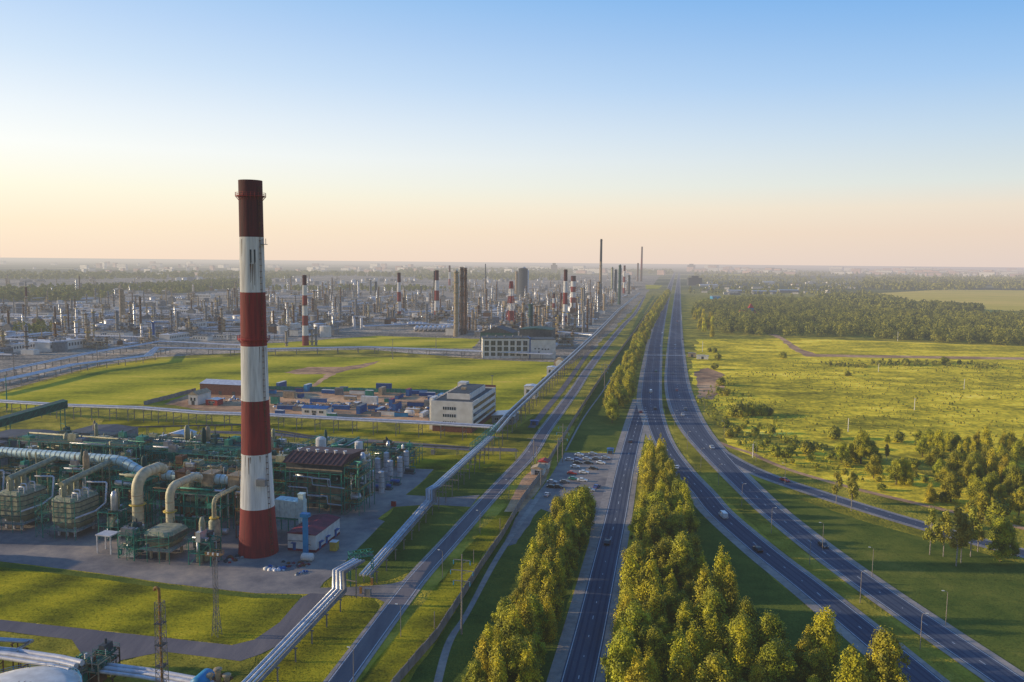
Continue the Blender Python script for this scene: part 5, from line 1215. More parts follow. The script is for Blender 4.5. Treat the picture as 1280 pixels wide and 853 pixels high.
# small roadside things
for i, (px, py, mt, lab) in enumerate([(465, 731, mOrange, 'orange bollard at the plant entrance, near the pipeline arch'), (451, 742, mOrange, 'rusty bollard just inside the plant entrance'), (460, 745, mGrey, 'grey cabinet at the entrance beside the lawn tip'), (492, 633, mRed, 'small red hydrant box at the junction by the silos'), (541, 568, mGrey, 'grey cabinet by the site road')]):
    x, y = g(px, py); t = thing('bollard' if i < 2 else 'utility_cabinet', lab, 'cabinet' if i > 1 else 'bollard', (x, y), RZ); m = MB(); w_ = .35 if i < 2 else .9; m.box(-w_, w_, -w_*.6, w_*.6, 0, 2.2); m.build('body', mt, t); m = MB(); m.box(-w_-.08, w_+.08, -w_*.6-.08, w_*.6+.08, 2.2, 2.32); m.build('cap', mGrey, t)
# ------------------------------------------------------------------ the refinery beyond the field
def column(label, px, base, top, w, mat, plats=4, pm=None, lat=False, group='process columns of the refinery'):
    x, y = g(px, base); h = zat(x, y, top); r = w/2*y/F; t = thing('process_column', label, 'process column', (x, y), RZ, group)
    m = MB(); m.lathe(0, 0, [(r*1.25, 0), (r*1.25, h*.08), (r, h*.1), (r, h*.97), (r*.6, h*.995), (.1, h)], 14); m.build('shell', mat, t)
    for k in range(plats):
        z = h*(.2+.76*k/max(1, plats-1)); m = MB(); m.lathe(0, 0, [(r+.05, z), (r+1.3, z), (r+1.3, z+1.1), (r+1.15, z+1.1), (r+1.15, z+.2), (r+.05, z+.2)], 10, 0, False); m.build('platform', pm or mTan, t)
    m = MB(); m.tube([(r+.5, 0, 0), (r+.5, 0, h*.9), (r*.2, 0, h+1.2), (0, 0, h-.5)], max(.25, r*.18), 6); m.build('pipe', mSteel, t)
    if lat: m = MB(); lattice(m, r*3.2, r*2.6, 0, h*1.0, 9, .25); m.build('lattice', pm or mBrown, t)
for q in [('tall yellow lit process column, the broadest of the tall group left of the glazed block', 570, 421, 338, 5.5, mTan, 6, mGreyG),
          ('brown lattice column close right of the tall yellow one', 577, 419, 334, 2.6, mDkGrey, 7, mBrown, True),
          ('outer brown lattice column right of the tall yellow one', 581.5, 418, 335, 2.4, mBrown, 7, mBrown, True),
          ('broad dark drum tower standing high above the tanks', 653.5, 372, 335, 12, mDkGrey, 2, mGrey),
          ('narrow yellow lit column attached left of the dark drum tower', 645.5, 371, 339, 3.5, mTan, 3, mTan),
          ('dark green column behind the stair shaft of the glazed block', 663, 416, 380, 5.5, mTealD, 3, mTealD),
          ('yellow brown column right of the dark green one', 670, 413, 382, 3, mTan, 4, mBrown), ('rusty column with many landings right of the yellow brown one', 674.5, 413, 384, 2.6, mBrown, 5, mTan),
          ('squat tan column beside the lone concrete chimney', 162, 410, 391, 3.4, mTan, 3, mBrown), ('tan column, left of a low pair', 252.5, 391, 376, 1.8, mTan, 2, mBrown), ('tan column, right of a low pair', 256, 391, 376, 1.6, mTan, 2, mBrown),
          ('tall orange lit column left of the main chimney', 286, 391, 362, 3, mTan, 3, mBrown), ('short tan column close to the tall orange one', 290.5, 391, 375, 2.6, mTan, 2, mBrown),
          ('dark blue column left of the main chimney', 192, 427, 403, 4, mBlue, 2, mBlue), ('orange rusty column group tower far left', 70, 431, 404, 3.6, mBrown, 4, mOrange),
          ('pale column among dark ones near the thinnest chimney', 764.5, 373, 334, 2.6, mGreyG, 4, mGrey), ('dark column right of the pale one', 769, 373, 337, 3, mDkGrey, 4, mDkGrey), ('tall dark green column nearest the highway group', 774, 381, 331, 3.2, mTealD, 5, mTealD),
          ('rusty column at the foot of the thinnest tall chimney', 748, 388, 352, 3.2, mTan, 5, mBrown), ('yellow capped slim column right of the pale stout chimney', 727, 396, 360, 2.2, mTan, 3, mYel), ('blue grey column with a yellow lit side', 729.5, 399, 359, 2.4, mGrey, 3, mGrey),
          ('orange lit stub column left of the road', 755, 391, 367, 3, mTan, 1, mTan), ('grey column behind the blank wall, right of the banded chimney', 729, 416, 388, 3, mGrey, 3, mGrey), ('dark column left of the last banded chimney', 786, 368, 344, 2.6, mDkGrey, 3, mDkGrey),
          ('dark column in the middle distance, left of two', 526, 372, 358, 2., mDkGrey, 2, mDkGrey), ('grey column standing in the middle distance', 463, 370, 350, 3, mGrey, 2, mDkGrey), ('second grey column in the middle distance', 470, 370, 352, 3, mDkGrey, 2, mDkGrey), ('pale column standing in the middle distance', 448, 372, 351, 2., mPipeW, 2, mGrey),
          ('tan column with branching pipes left of the first slim banded chimney', 455, 400, 381, 2.2, mTan, 3, mTan), ('grey column with landings left of the first slim banded chimney', 461, 401, 381, 2.4, mGreyG, 3, mTan), ('brown column beside the first slim banded chimney', 485, 402, 384, 2, mBrown, 3, mTan), ('dark stout column beside the first slim banded chimney', 491, 402, 388, 4, mDkGrey, 2, mDkGrey),
          ('pale column at the foot of the dark topped banded chimney', 358, 433, 414, 2.6, mTan, 2, mGrey), ('tan column just right of the dark topped banded chimney', 390, 432, 412, 2.2, mTan, 3, mGrey), ('grey column right of the dark topped banded chimney', 395, 432, 409, 2.4, mGrey, 3, mTan)]:
    column(*q)
# tanks one can single out
for i, (px, py, w, hh, mt, lab) in enumerate([(353, 421, 13, 14, mCream, 'cream tank left of the dark topped banded chimney'), (369, 417, 14, 13, mCream, 'cream tank close behind the dark topped banded chimney'), (407, 421, 14, 14, mCream, 'cream tank right of the dark topped banded chimney'),
    (622, 385, 9, 9, mTan, 'orange lit tank left of the lattice chimney'), (632, 384, 8, 8, mTan, 'orange lit tank behind the lattice chimney'), (648, 384, 9, 8, mCream, 'pale tank right of the lattice chimney'), (627, 399, 9, 9, mCream, 'cream tank in front of the lattice chimney, left'), (651, 400, 6, 9, mCream, 'cream tank in front of the lattice chimney, right'), (657, 400, 5, 9, mCream, 'narrow cream tank beside the dark green column'),
    (20, 434, 16, 9, mGrey, 'grey tank low at the far left'), (37, 433, 8, 8, mCyan, 'pale green tank at the far left')]):
    x, y = g(px, py); cyl_tank('storage_tank', lab, x, y, w/2*y/F, zat(x, y, py-hh)*.92, mt, dome=.12, n=20)
for i in range(10):
    x, y = g(521+i*5.6, 414); t = thing('horizontal_drum', 'white horizontal storage drum in the row of ten beyond the grass', 'tank', (x, y), 0, 'row of ten white horizontal drums'); m = MB(); m.drum((0, -14, 5), (0, 8, 5), 2.7, 12); m.build('shell', mPipeW, t)
    for s in (-10, 4): m = MB(); m.box(-1.6, 1.6, s-.5, s+.5, 0, 3); m.build('saddle', mGrey, t)
for i, (px, py) in enumerate([(407, 404), (414, 404), (416, 408), (421, 404), (426, 404), (435, 406), (442, 408), (443, 412), (412, 401), (452, 411), (441, 402)]):
    x, y = g(px, py); cyl_tank('silo', 'slender white silo in the sunlit group right of the cream tanks', x, y, 2., 15, mPipeW, cat='silo', dome=.3, group='slender white silos in the refinery', n=12)
# prototypes of the small units that fill the refinery
def unit_proto(kind, seed):
    rn = random.Random(seed); m = MB(); mats = [mTan, mGrey, mGreyL, mPipeW, mSteel, mBrown, mTeal, mCream, mBlue, mGreyG, mYel]
    if kind == 'process_unit':
        w, d, H_ = rn.uniform(18, 34), rn.uniform(10, 18), rn.uniform(8, 18); fm = rn.choice([1, 2, 0, 9])
        for i in range(5):
            for j in range(3): m.bar((-w/2+w*i/4, -d/2+d*j/2, 0), (-w/2+w*i/4, -d/2+d*j/2, H_), .28, fm, 4)
        for z in (H_*.35, H_*.68, H_):
            m.box(-w/2, w/2, -d/2, d/2, z-.25, z+.2, rn.choice([1, 2, 0]))
            for k in range(7):
                a, b = rn.uniform(-w/2+1, w/2-4), rn.uniform(-d/2+1, d/2-3); m.box(a, a+rn.uniform(2, 5), b, b+3, z+.2, z+rn.uniform(1.5, 4), rn.choice([0, 1, 2, 3, 4, 7, 5]))
        for k in range(rn.randint(2, 5)):
            a, b, r, h = rn.uniform(-w/2, w/2), rn.uniform(-d/2, d/2), rn.uniform(.8, 1.8), rn.uniform(14, 32); mi = rn.choice([0, 3, 4, 1, 0, 7]); m.lathe(a, b, [(r, 0), (r, h), (.2, h+r)], 10, mi)
            for q in (.5, .75, .97): m.lathe(a, b, [(r, h*q), (r+.9, h*q), (r+.9, h*q+.9), (r, h*q+.9)], 8, rn.choice([0, 5, 1, 10]), False)
        for k in range(6): z = rn.uniform(2, H_); m.tube([(-w/2-3, rn.uniform(-d/2, d/2), z), (w/2+rn.uniform(0, 6), rn.uniform(-d/2, d/2), z)], .4, 5, rn.choice([3, 4]))
    elif kind == 'process_tower':
        for k in range(rn.randint(1, 3)):
            a, r, h = k*6-4, rn.uniform(1.1, 2.2), rn.uniform(22, 48); mi = rn.choice([0, 3, 4, 1, 5, 7]); m.lathe(a, 0, [(r*1.3, 0), (r, 3), (r, h), (.2, h+r)], 10, mi)
            for q in range(5): z = h*(.25+.18*q); m.lathe(a, 0, [(r, z), (r+1., z), (r+1., z+1), (r, z+1)], 8, rn.choice([0, 5, 1]), False)
            m.tube([(a+r+.5, 0, 0), (a+r+.5, 0, h*.95), (a, 0, h+2)], .35, 5, 4)
        m.box(-8, 8, -4, 4, 0, 5, rn.choice([1, 2, 7]))
    elif kind == 'low_building':
        w, d, h = rn.uniform(20, 60), rn.uniform(10, 18), rn.uniform(5, 10); c = rn.choice([7, 3, 1, 7]); m.box(-w/2, w/2, -d/2, d/2, 0, h, c); m.box(-w/2-.4, w/2+.4, -d/2-.4, d/2+.4, h, h+.6, rn.choice([2, 1, 3]))
        for i in range(int(w/4)): m.box(-w/2+1+i*4, -w/2+3.2+i*4, -d/2-.1, -d/2, h*.4, h*.75, 2)
        for k in range(4): a = rn.uniform(-w/2, w/2-3); m.box(a, a+2.5, -2, 2, h+.6, h+2.5, 1)
    elif kind == 'storage_tank':
        r, h = rn.uniform(6, 13), rn.uniform(8, 13); c = rn.choice([3, 7, 3, 1]); m.lathe(0, 0, [(r, 0), (r, h), (r*.98, h+.1), (.3, h+r*.14)], 22, c); m.tube([(r+.3, 0, 0), (r+.3, 0, h+1)], .3, 5, 1)
        m.lathe(0, 0, [(r+.02, h-.6), (r+.5, h-.6), (r+.5, h-.3), (r+.02, h-.3)], 22, 1, False)
    elif kind == 'pipe_bridge':
        w = rn.uniform(50, 110)
        for k in range(6): m.tube([(-w/2, k*1.3-3, 6+(k % 2)*1.6), (w/2, k*1.3-3, 6+(k % 2)*1.6)], .5, 6, rn.choice([3, 4, 3, 1]))
        for i in range(8):
            for s in (-4, 4): m.bar((-w/2+w*i/7, s, 0), (-w/2+w*i/7, s, 8), .3, 2, 4)
    elif kind == 'furnace':
        m.box(-7, 7, -4, 4, 2, 12, 5 if seed % 2 else 1, .0); m.add([(-7, -4, 12), (7, -4, 12), (7, 4, 12), (-7, 4, 12), (-1.5, -1.5, 16), (1.5, -1.5, 16), (1.5, 1.5, 16), (-1.5, 1.5, 16)], [(0, 1, 5, 4), (1, 2, 6, 5), (2, 3, 7, 6), (3, 0, 4, 7)], 2)
        m.cyl(0, 0, 16, 34, 1.4, 1.1, 10, rn.choice([0, 1, 5])); 
        for a in (-6, 0, 6): m.box(a-.4, a+.4, -3.5, 3.5, 0, 2, 2)
        m.box(10, 22, -4, 4, 0, 6, 7); m.drum((10, -8, 3), (20, -8, 3), 1.8, 10, 3)
    elif kind == 'drum_bank':
        for k in range(rn.randint(3, 7)): m.drum((k*6-15, -7, 3.4), (k*6-15, 7, 3.4), 2.2, 10, rn.choice([3, 3, 7, 4])); m.box(k*6-16.2, k*6-13.8, -5, 5, 0, 2.2, 1)
    return m.mesh(kind, mats)
LAB = {'process_unit': ('open steel process unit crowded with vessels, one of many in the refinery', 'process unit', 'process units filling the refinery'),
       'process_tower': ('slender process towers on a low block, one of many sets in the refinery', 'process tower', 'process towers filling the refinery'),
       'low_building': ('low flat roofed works building, one of many in the refinery', 'building', 'low buildings of the refinery'),
       'storage_tank': ('cylindrical storage tank, one of many in the refinery', 'tank', 'storage tanks of the refinery'),
       'pipe_bridge': ('short pale pipe bridge, one of many in the refinery', 'pipe bridge', 'pipe bridges of the refinery'),
       'furnace': ('boxy furnace with a short stack, one of many in the refinery', 'furnace', 'furnaces of the refinery'),
       'drum_bank': ('bank of horizontal drums, one of many in the refinery', 'drum bank', 'drum banks of the refinery')}
UP_ = {k: [unit_proto(k, 40+i*13+j) for j in range(7 if k == 'process_unit' else 4)] for i, k in enumerate(LAB)}
def unit(kind, x, y, rz=RZ, s=1., lab=None, grp=None):
    o = bpy.data.objects.new(kind, rn.choice(UP_[kind])); COL.objects.link(o); o.location = (x, y, .02); o.rotation_euler.z = rz; o.scale = (s, s, s)
    l = LAB[kind]; tag(o, lab or l[0], l[1], grp or l[2]); return o
rn = random.Random(77)
def right_limit(py):
    xs = [(345, 812), (352, 806), (370, 785), (388, 762), (405, 742), (418, 722), (432, 704), (445, 690)]
    for a, b in zip(xs, xs[1:]):
        if a[0] <= py <= b[0]: return a[1]+(b[1]-a[1])*(py-a[0])/(b[0]-a[0])
    return 690
placed = []; n_u = 0; tries = 0
def in_gap(px, py):
    if 330 < px < 605 and py > 421: return True
    if 596 < px < 696 and py > 428: return True
    if px > 330 and 408 < py <= 421 and px < 560 and px > 420: return True
    if px <= 330 and py > 427 - max(0, 0) and px > 185: return True
    if px < 185 and py > 447-(px)*.09: return True
    return False
while n_u < 820 and tries < 90000:
    tries += 1
    py = 348+97*rn.random()**.85; px = -25+(right_limit(py)+25)*rn.random()**.8
    if in_gap(px, py): continue
    x, y = g(px, py); sep = 15 if py > 385 else 22 if py > 365 else 40
    if any(abs(a-x) < sep and abs(b-y) < sep*1.25 for a, b in placed): continue
    dens_left = px < 330
    k = rn.choices(['process_unit', 'process_tower', 'low_building', 'storage_tank', 'pipe_bridge', 'furnace', 'drum_bank'],
        [5, 1.2 if dens_left else 3.2, 4 if dens_left else 2, 2.5, 3, 1.2, 1.5] if py > 360 else [2, .6, 3, 6, 2, .5, 2])[0]
    placed.append((x, y)); unit(k, x, y, RZ+rn.choice([0, math.pi/2, 0]), rn.uniform(.75, 1.1)); n_u += 1
for k in range(150):
    for _ in range(60):
        py = rn.uniform(385, 450); px = rn.uniform(-25, min(right_limit(min(py, 445)), 620 if py > 400 else 760))
        if in_gap(px, py): continue
        x, y = g(px, py)
        if not any(abs(a_-x) < 9 and abs(b_-y) < 11 for a_, b_ in placed): break
    else: continue
    placed.append((x, y)); unit(rn.choice(['low_building', 'drum_bank', 'pipe_bridge', 'furnace', 'storage_tank', 'drum_bank']), x, y, RZ+rn.choice([0, math.pi/2]), rn.uniform(.35, .6))
for k in range(110):
    for _ in range(60):
        py = rn.uniform(347, 412); px = right_limit(py)-6-rn.random()**1.3*120
        if in_gap(px, py): continue
        x, y = g(px, py)
        if not any(abs(a_-x) < 13 and abs(b_-y) < 22 for a_, b_ in placed): break
    else: continue
    placed.append((x, y)); unit(rn.choice(['low_building', 'process_unit', 'furnace', 'storage_tank', 'drum_bank', 'process_tower', 'process_unit']), x, y, RZ+rn.choice([0, math.pi/2]), rn.uniform(.6, .95))
# tank farms farther out: rows of white tanks
for (x0, y0, x1, y1, n, s) in [(345, 353, 392, 352, 9, 1.1), (392, 356, 450, 354, 10, 1.1), (450, 352, 522, 351, 12, 1.1), (2, 365, 60, 364, 7, .9), (60, 362, 146, 361, 11, 1.), (222, 352, 262, 351, 6, 1.4), (560, 352, 640, 352, 10, 1.), (400, 361, 440, 360, 7, 1.)]:
    for i in range(n):
        px = x0+(x1-x0)*(i+rn.uniform(.1, .6))/n; py = y0+(y1-y0)*i/n+rn.uniform(-.4, .4); x, y = g(px, py)
        unit('storage_tank', x, y, 0, s*rn.uniform(.8, 1.3), 'white tank in the far tank farm behind the refinery', 'white tanks of the far tank farm')
# ------------------------------------------------------------------ towns on the horizon
blk = []
for seed in range(6):
    r_ = random.Random(seed); m = MB(); w, d, h = r_.choice([(60, 15, 28), (90, 15, 18), (28, 22, 48), (120, 16, 27), (40, 30, 14), (24, 24, 60)]); m.box(-w/2, w/2, -d/2, d/2, 0, h, 0); m.box(-w/2+1, w/2-1, -d/2+1, d/2-1, h, h+2, 1)
    for fl in range(max(1, int(h/6))): m.box(-w/2+1, w/2-1, -d/2-.3, -d/2, 3+fl*6, 5+fl*6, 1)
    blk.append(m.mesh('apartment_block', [[mWhite, mCream, mPink, mPink][seed % 4], mGrey]))
def town(x0, x1, ya, yb, n, seed, lab, grp):
    r_ = random.Random(seed)
    for i in range(n):
        px = r_.uniform(x0, x1) if i % 3 else x0+(x1-x0)*min(1, abs(r_.gauss(.5, .16))); py = r_.uniform(ya, yb)+(px-640)*.0098
        x, y = g(px, py); o = bpy.data.objects.new('apartment_block', r_.choice(blk)); COL.objects.link(o); o.location = (x, y, 0); o.rotation_euler.z = r_.uniform(-1.15, -.45); s_ = r_.uniform(.8, 1.3)*max(.8, min(2.4, y/5600)); o.scale = (s_*.8, s_, s_*.9); tag(o, lab, 'apartment block', grp)
town(930, 990, 336, 340, 34, 1, 'pale flat block of the town nearest the highway on the horizon', 'blocks of the town behind the wood')
town(1040, 1285, 334.5, 340, 130, 2, 'sunlit flat block of the large town on the right horizon', 'blocks of the large town on the right')
town(860, 935, 335, 338, 16, 3, 'grey flat block beside the highway at the horizon', 'blocks where the highway meets the horizon')
town(380, 700, 336, 343, 90, 4, 'faint pale block on the horizon behind the refinery', 'blocks on the horizon behind the refinery')
town(0, 380, 336, 350, 80, 5, 'faint pale building on the left horizon', 'buildings on the left horizon')
town(700, 840, 337, 343, 26, 6, 'faint building on the horizon above the chimneys by the highway', 'buildings on the horizon near the highway end')
for lab, px, py, top, w in [('orange lit office tower on the horizon behind the banded chimneys', 692.5, 341, 329, 8), ('grey domed cathedral-like block at the end of the highway', 864, 338, 330, 9), ('dark large building at the right of the far highway', 868, 357, 345, 17)]:
    x, y = g(px, py); h = zat(x, y, top); W_ = w*y/F; t = thing('tower_block', lab, 'building', (x, y)); m = MB(); m.box(-W_/2, W_/2, -W_/4, W_/4, 0, h*.8); m.build('wall', mTan if px < 700 else mDkGrey, t); m = MB(); m.box(-W_/4, W_/4, -W_/5, W_/5, h*.8, h); m.build('roof', mDkGrey if px > 700 else mTan, t)
for lab, px, py, w, h_, a, b_ in [('long pale blue warehouse behind the wood, left', 919, 366, 20, 8, mGrey, mPipeW), ('long pale blue warehouse behind the wood, middle', 955, 367, 30, 8, mGrey, mPipeW), ('grey warehouse behind the wood, right', 985, 366, 24, 9, mGrey, mSteel), ('white barn with a tower near the far fields', 1105, 357, 25, 8, mWhite, mPipeW), ('white row of sheds behind the warehouses', 885, 358, 22, 7, mWhite, mPipeW), ('pale shed row beyond the wood', 960, 354, 14, 7, mWhite, mPipeW), ('pale houses beyond the wood, middle', 995, 357, 12, 6, mCream, mBrick), ('low house with a grey roof beyond the meadow', 1020, 364, 12, 6, mCream, mGrey), ('pale blue hall near the far highway', 894, 374, 10, 8, mSky, mGrey), ('white hall at the edge of the wood near the highway', 912, 376, 12, 6, mWhite, mGrey)]:
    x, y = g(px, py); W_ = w*y/F; shed('warehouse', lab, 0, 0, W_, 30, h_, a, b_, 2, 0, loc=(x, y), rz=0, cat='warehouse', ridge='x')
for i in range(46):
    px = rn.uniform(870, 1075); py = rn.uniform(353, 369); x, y = g(px, py); o = bpy.data.objects.new('low_building', rn.choice(UP_['low_building'])); COL.objects.link(o); o.location = (x, y, 0); o.rotation_euler.z = rn.uniform(-.5, .5); s_ = rn.uniform(.5, .9); o.scale = (s_, s_, s_); tag(o, 'small pale roadside building in the settlement beyond the wood', 'building', 'small buildings of the settlement beyond the wood')
# church-like house among the trees
x, y = g(935, 397); t = thing('church', 'red roofed church with a blue band and a slim red spire among the trees', 'church', (x, y), 0)
m = MB(); m.box(-16, 12, -7, 7, 0, 9); m.build('wall', mCream, t)
m = MB(); m.add([(-16.5, -8, 9), (12.5, -8, 9), (12.5, 8, 9), (-16.5, 8, 9), (-16.5, 0, 14), (12.5, 0, 14)], [(0, 4, 3), (1, 2, 5), (0, 1, 5, 4), (2, 3, 4, 5)]); m.build('roof', mRed, t)
m = MB(); m.box(0, 9, -4, 4, 9, 18); m.build('tower', mSky, t); m = MB(); m.add([(-.5, -4.5, 18), (9.5, -4.5, 18), (9.5, 4.5, 18), (-.5, 4.5, 18), (4.5, 0, 27)], [(0, 1, 4), (1, 2, 4), (2, 3, 4), (3, 0, 4)]); m.build('spire', mRed, t)
# ------------------------------------------------------------------ vegetation
def leaf_mesh(name, centers, n, size, seed, mat, up=.25, shell=.4):
    rs = np.random.RandomState(seed); C = np.array(centers, float); w = C[:, 3]*C[:, 3]*C[:, 4]; w = w/w.sum()
    idx = rs.choice(len(C), n, p=w); d = rs.normal(size=(n, 3)); d /= np.linalg.norm(d, axis=1)[:, None]
    rr = shell+(1-shell)*rs.rand(n); st = rs.rand(n) < .2; rr = np.where(st, 1+.45*rs.rand(n), rr)
    pos = C[idx, :3]+d*rr[:, None]*np.stack([C[idx, 3], C[idx, 3], C[idx, 3]*C[idx, 4]], 1)
    nrm = d+rs.normal(size=(n, 3))*.38; nrm[:, 2] += up; nrm /= np.linalg.norm(nrm, axis=1)[:, None]
    t = np.cross(nrm, rs.normal(size=(n, 3))); t /= np.linalg.norm(t, axis=1)[:, None]; b = np.cross(nrm, t)
    s = size*(.6+.8*rs.rand(n))[:, None]
    v = np.stack([pos-t*s*.5-b*s*.35, pos+t*s*.5-b*s*.2, pos+t*s*.35+b*s*.5, pos-t*s*.4+b*s*.4], 1).reshape(-1, 3)
    v[:, 2] = np.maximum(v[:, 2], .05)
    me = bpy.data.meshes.new(name); me.vertices.add(4*n); me.vertices.foreach_set('co', v.ravel()); me.loops.add(4*n); me.loops.foreach_set('vertex_index', np.arange(4*n)); me.polygons.add(n); me.polygons.foreach_set('loop_start', np.arange(0, 4*n, 4)); me.polygons.foreach_set('loop_total', np.full(n, 4)); me.materials.append(mat); me.update(calc_edges=True); return me
def trunk_mesh(h, r, mat, seed, limbs=7, lo=.25, spread=2.5):
    rn_ = random.Random(seed); m = MB(); m.tube([(0, 0, 0), (rn_.uniform(-.1, .1), 0, h*.35), (rn_.uniform(-.2, .2), rn_.uniform(-.2, .2), h*.7)], r, 7)
    m.bar((0, 0, h*.6), (rn_.uniform(-.2, .2), 0, h*.93), r*.7, 0, 6, .04)
    for k in range(limbs):
        z = h*(lo+(.85-lo)*k/limbs); a = rn_.uniform(0, 6.28); l = spread*(1-.6*k/limbs); m.bar((0, 0, z), (math.cos(a)*l, math.sin(a)*l, z+l*.9), r*.38, 0, 5, .03)
    return m.mesh('trunk', mat)
def crown_centers(kind, seed):
    r_ = random.Random(seed); out = []
    if kind == 'poplar_tree':          # several upright spires growing together
        H_ = 16
        for k in range(r_.randint(7, 10)):
            a = r_.uniform(0, 6.28); d = r_.uniform(.5, 3.1) if k else 0; top = H_*(1-.08*d)*r_.uniform(.7, 1.02)
            for j in range(6):
                f = j/5; z = 2.5+(top-2.5)*f; rad_ = (1.45*(1-f)**.45+.62)*r_.uniform(.8, 1.15); out.append((math.cos(a)*d*(1-.2*f)+r_.uniform(-.3, .3), math.sin(a)*d*(1-.2*f)+r_.uniform(-.3, .3), z, rad_, 1.5))
    elif kind == 'broadleaf_tree':
        for k in range(34):
            a = r_.uniform(0, 6.28); f = r_.random()**.8; z = 2.2+9.8*f; R_ = 4.1*math.sin(math.pi*min(.96, .22+.74*f))*r_.uniform(.4, 1.12); out.append((math.cos(a)*R_, math.sin(a)*R_, z, r_.uniform(.6, 1.6), r_.uniform(.9, 1.5)))
        out.append((0, 0, 11.5, 1.8, 1.1)); out.append((0, 0, 7, 2.8, 1.2))
    elif kind == 'birch_tree':
        for k in range(17):
            a = r_.uniform(0, 6.28); f = k/16; z = 6+9.5*f; R_ = 2.3*math.sin(math.pi*(.15+.8*f))*r_.uniform(.4, 1.1); out.append((math.cos(a)*R_, math.sin(a)*R_, z, r_.uniform(.7, 1.25), 1.3))
    elif kind == 'spruce_tree':
        for k in range(12):
            f = k/11; 
            for q in range(4 if f < .7 else 2): a = r_.uniform(0, 6.28); R_ = 2.9*(1-f); out.append((math.cos(a)*R_*.6, math.sin(a)*R_*.6, 1.5+13*f, .5+1.5*(1-f), .8))
    else:
        for k in range(9): a = r_.uniform(0, 6.28); R_ = r_.uniform(.4, 1.9); out.append((math.cos(a)*R_, math.sin(a)*R_, r_.uniform(1.2, 3.3), r_.uniform(1., 1.5), 1.))
        out.append((0, 0, 2.2, 2.1, 1.))
    return out
TP = {}
for kind, mat, n, size, bark, th, tr, cnt in [('poplar_tree', mLeafY, 12500, .34, mBark, 15, .22, 5), ('broadleaf_tree', mLeafG, 12500, .34, mBark, 11, .28, 5), ('birch_tree', mLeafB, 2000, .5, mBirch, 15.5, .17, 4), ('spruce_tree', mLeafD, 3200, .55, mBark, 14, .2, 2), ('shrub', mLeafG, 1500, .5, mBark, 3, .1, 4)]:
    TP[kind] = [(leaf_mesh('crown', crown_centers(kind, 7*i+3), n, size, i+50, mat), trunk_mesh(th, tr, bark, i, 8, .2 if kind != 'birch_tree' else .4)) for i in range(cnt)]
tree_n = {}
def tree(kind, x, y, s, label, group, rnd_, sz=None):
    cm, tm = rnd_.choice(TP[kind]); t = thing(kind, label, 'shrub' if kind == 'shrub' else 'tree', (x, y), rnd_.uniform(0, 6.28), group); t.scale = (s, s, s*(sz or 1))
    c = bpy.data.objects.new('crown', cm); COL.objects.link(c); c.parent = t
    k = bpy.data.objects.new('trunk', tm); COL.objects.link(k); k.parent = t
    tree_n[kind] = tree_n.get(kind, 0)+1
    return t
def inside(p, poly):
    c = False; n = len(poly)
    for i in range(n):
        a, b = poly[i], poly[(i+1) % n]
        if (a[1] > p[1]) != (b[1] > p[1]) and p[0] < (b[0]-a[0])*(p[1]-a[1])/(b[1]-a[1])+a[0]: c = not c
    return c
def scatter(poly_px, spacing, seed, world=False, maxn=9999):
    poly = poly_px if world else [g(*p) for p in poly_px]; r_ = random.Random(seed)
    x0, x1 = min(p[0] for p in poly), max(p[0] for p in poly); y0, y1 = min(p[1] for p in poly), max(p[1] for p in poly); out = []
    for _ in range(int((x1-x0)*(y1-y0)/spacing**2*12)):
        p = (r_.uniform(x0, x1), r_.uniform(y0, y1))
        if inside(p, poly) and all(math.dist(p, q) > spacing for q in out): out.append(p)
        if len(out) >= maxn: break
    return out
rt = random.Random(11)
GA = 'trees of the strip between the perimeter wall and the straight road'
for x, y in scatter([(706, 655), (738, 655), (720, 700), (704, 735), (690, 790), (672, 850), (664, 905), (580, 905), (596, 866), (626, 806), (655, 752), (672, 705), (684, 672)], 4.5, 1):
    tree('poplar_tree' if rt.random() < .5 else 'broadleaf_tree', x, y, rt.uniform(.48, 1.12), 'leafy tree in the dense strip left of the straight road', GA, rt, rt.uniform(1.0, 1.25))
GB = 'trees of the wedge between the straight road and the curving carriageway'
for x, y in scatter([(812, 588), (830, 590), (846, 625), (866, 690), (885, 742), (915, 790), (975, 830), (1050, 850), (1110, 872), (1130, 905), (770, 905), (776, 850), (782, 800), (787, 745), (797, 690), (806, 630)], 5.6, 2):
    r_ = rt.random(); tree('poplar_tree' if r_ < .45 else 'broadleaf_tree', x, y, rt.uniform(.42, 1.15), 'leafy tree in the wedge between the straight road and the curving carriageway', GB, rt, rt.uniform(.95, 1.2))
for px, py, s in [(911, 775, .6), (1008, 838, .8), (1083, 862, .62), (1100, 868, .55), (905, 742, .5), (1118, 875, .5)]:
    x, y = g(px, py); tree('poplar_tree', x, y, s, 'slender tree standing at the right fringe of the wedge', 'slender trees at the fringe of the wedge', rt)
GC = 'trees of the narrow row running up beside the left carriageway'
for x, y in scatter([(752, 527), (772, 532), (784, 505), (792, 470), (806, 430), (824, 392), (838, 368), (834, 366), (817, 390), (800, 420), (784, 455), (768, 488)], 9., 3):
    tree('broadleaf_tree' if rt.random() < .5 else 'poplar_tree', x, y, rt.uniform(.85, 1.2), 'leafy tree in the narrow row left of the highway', GC, rt)
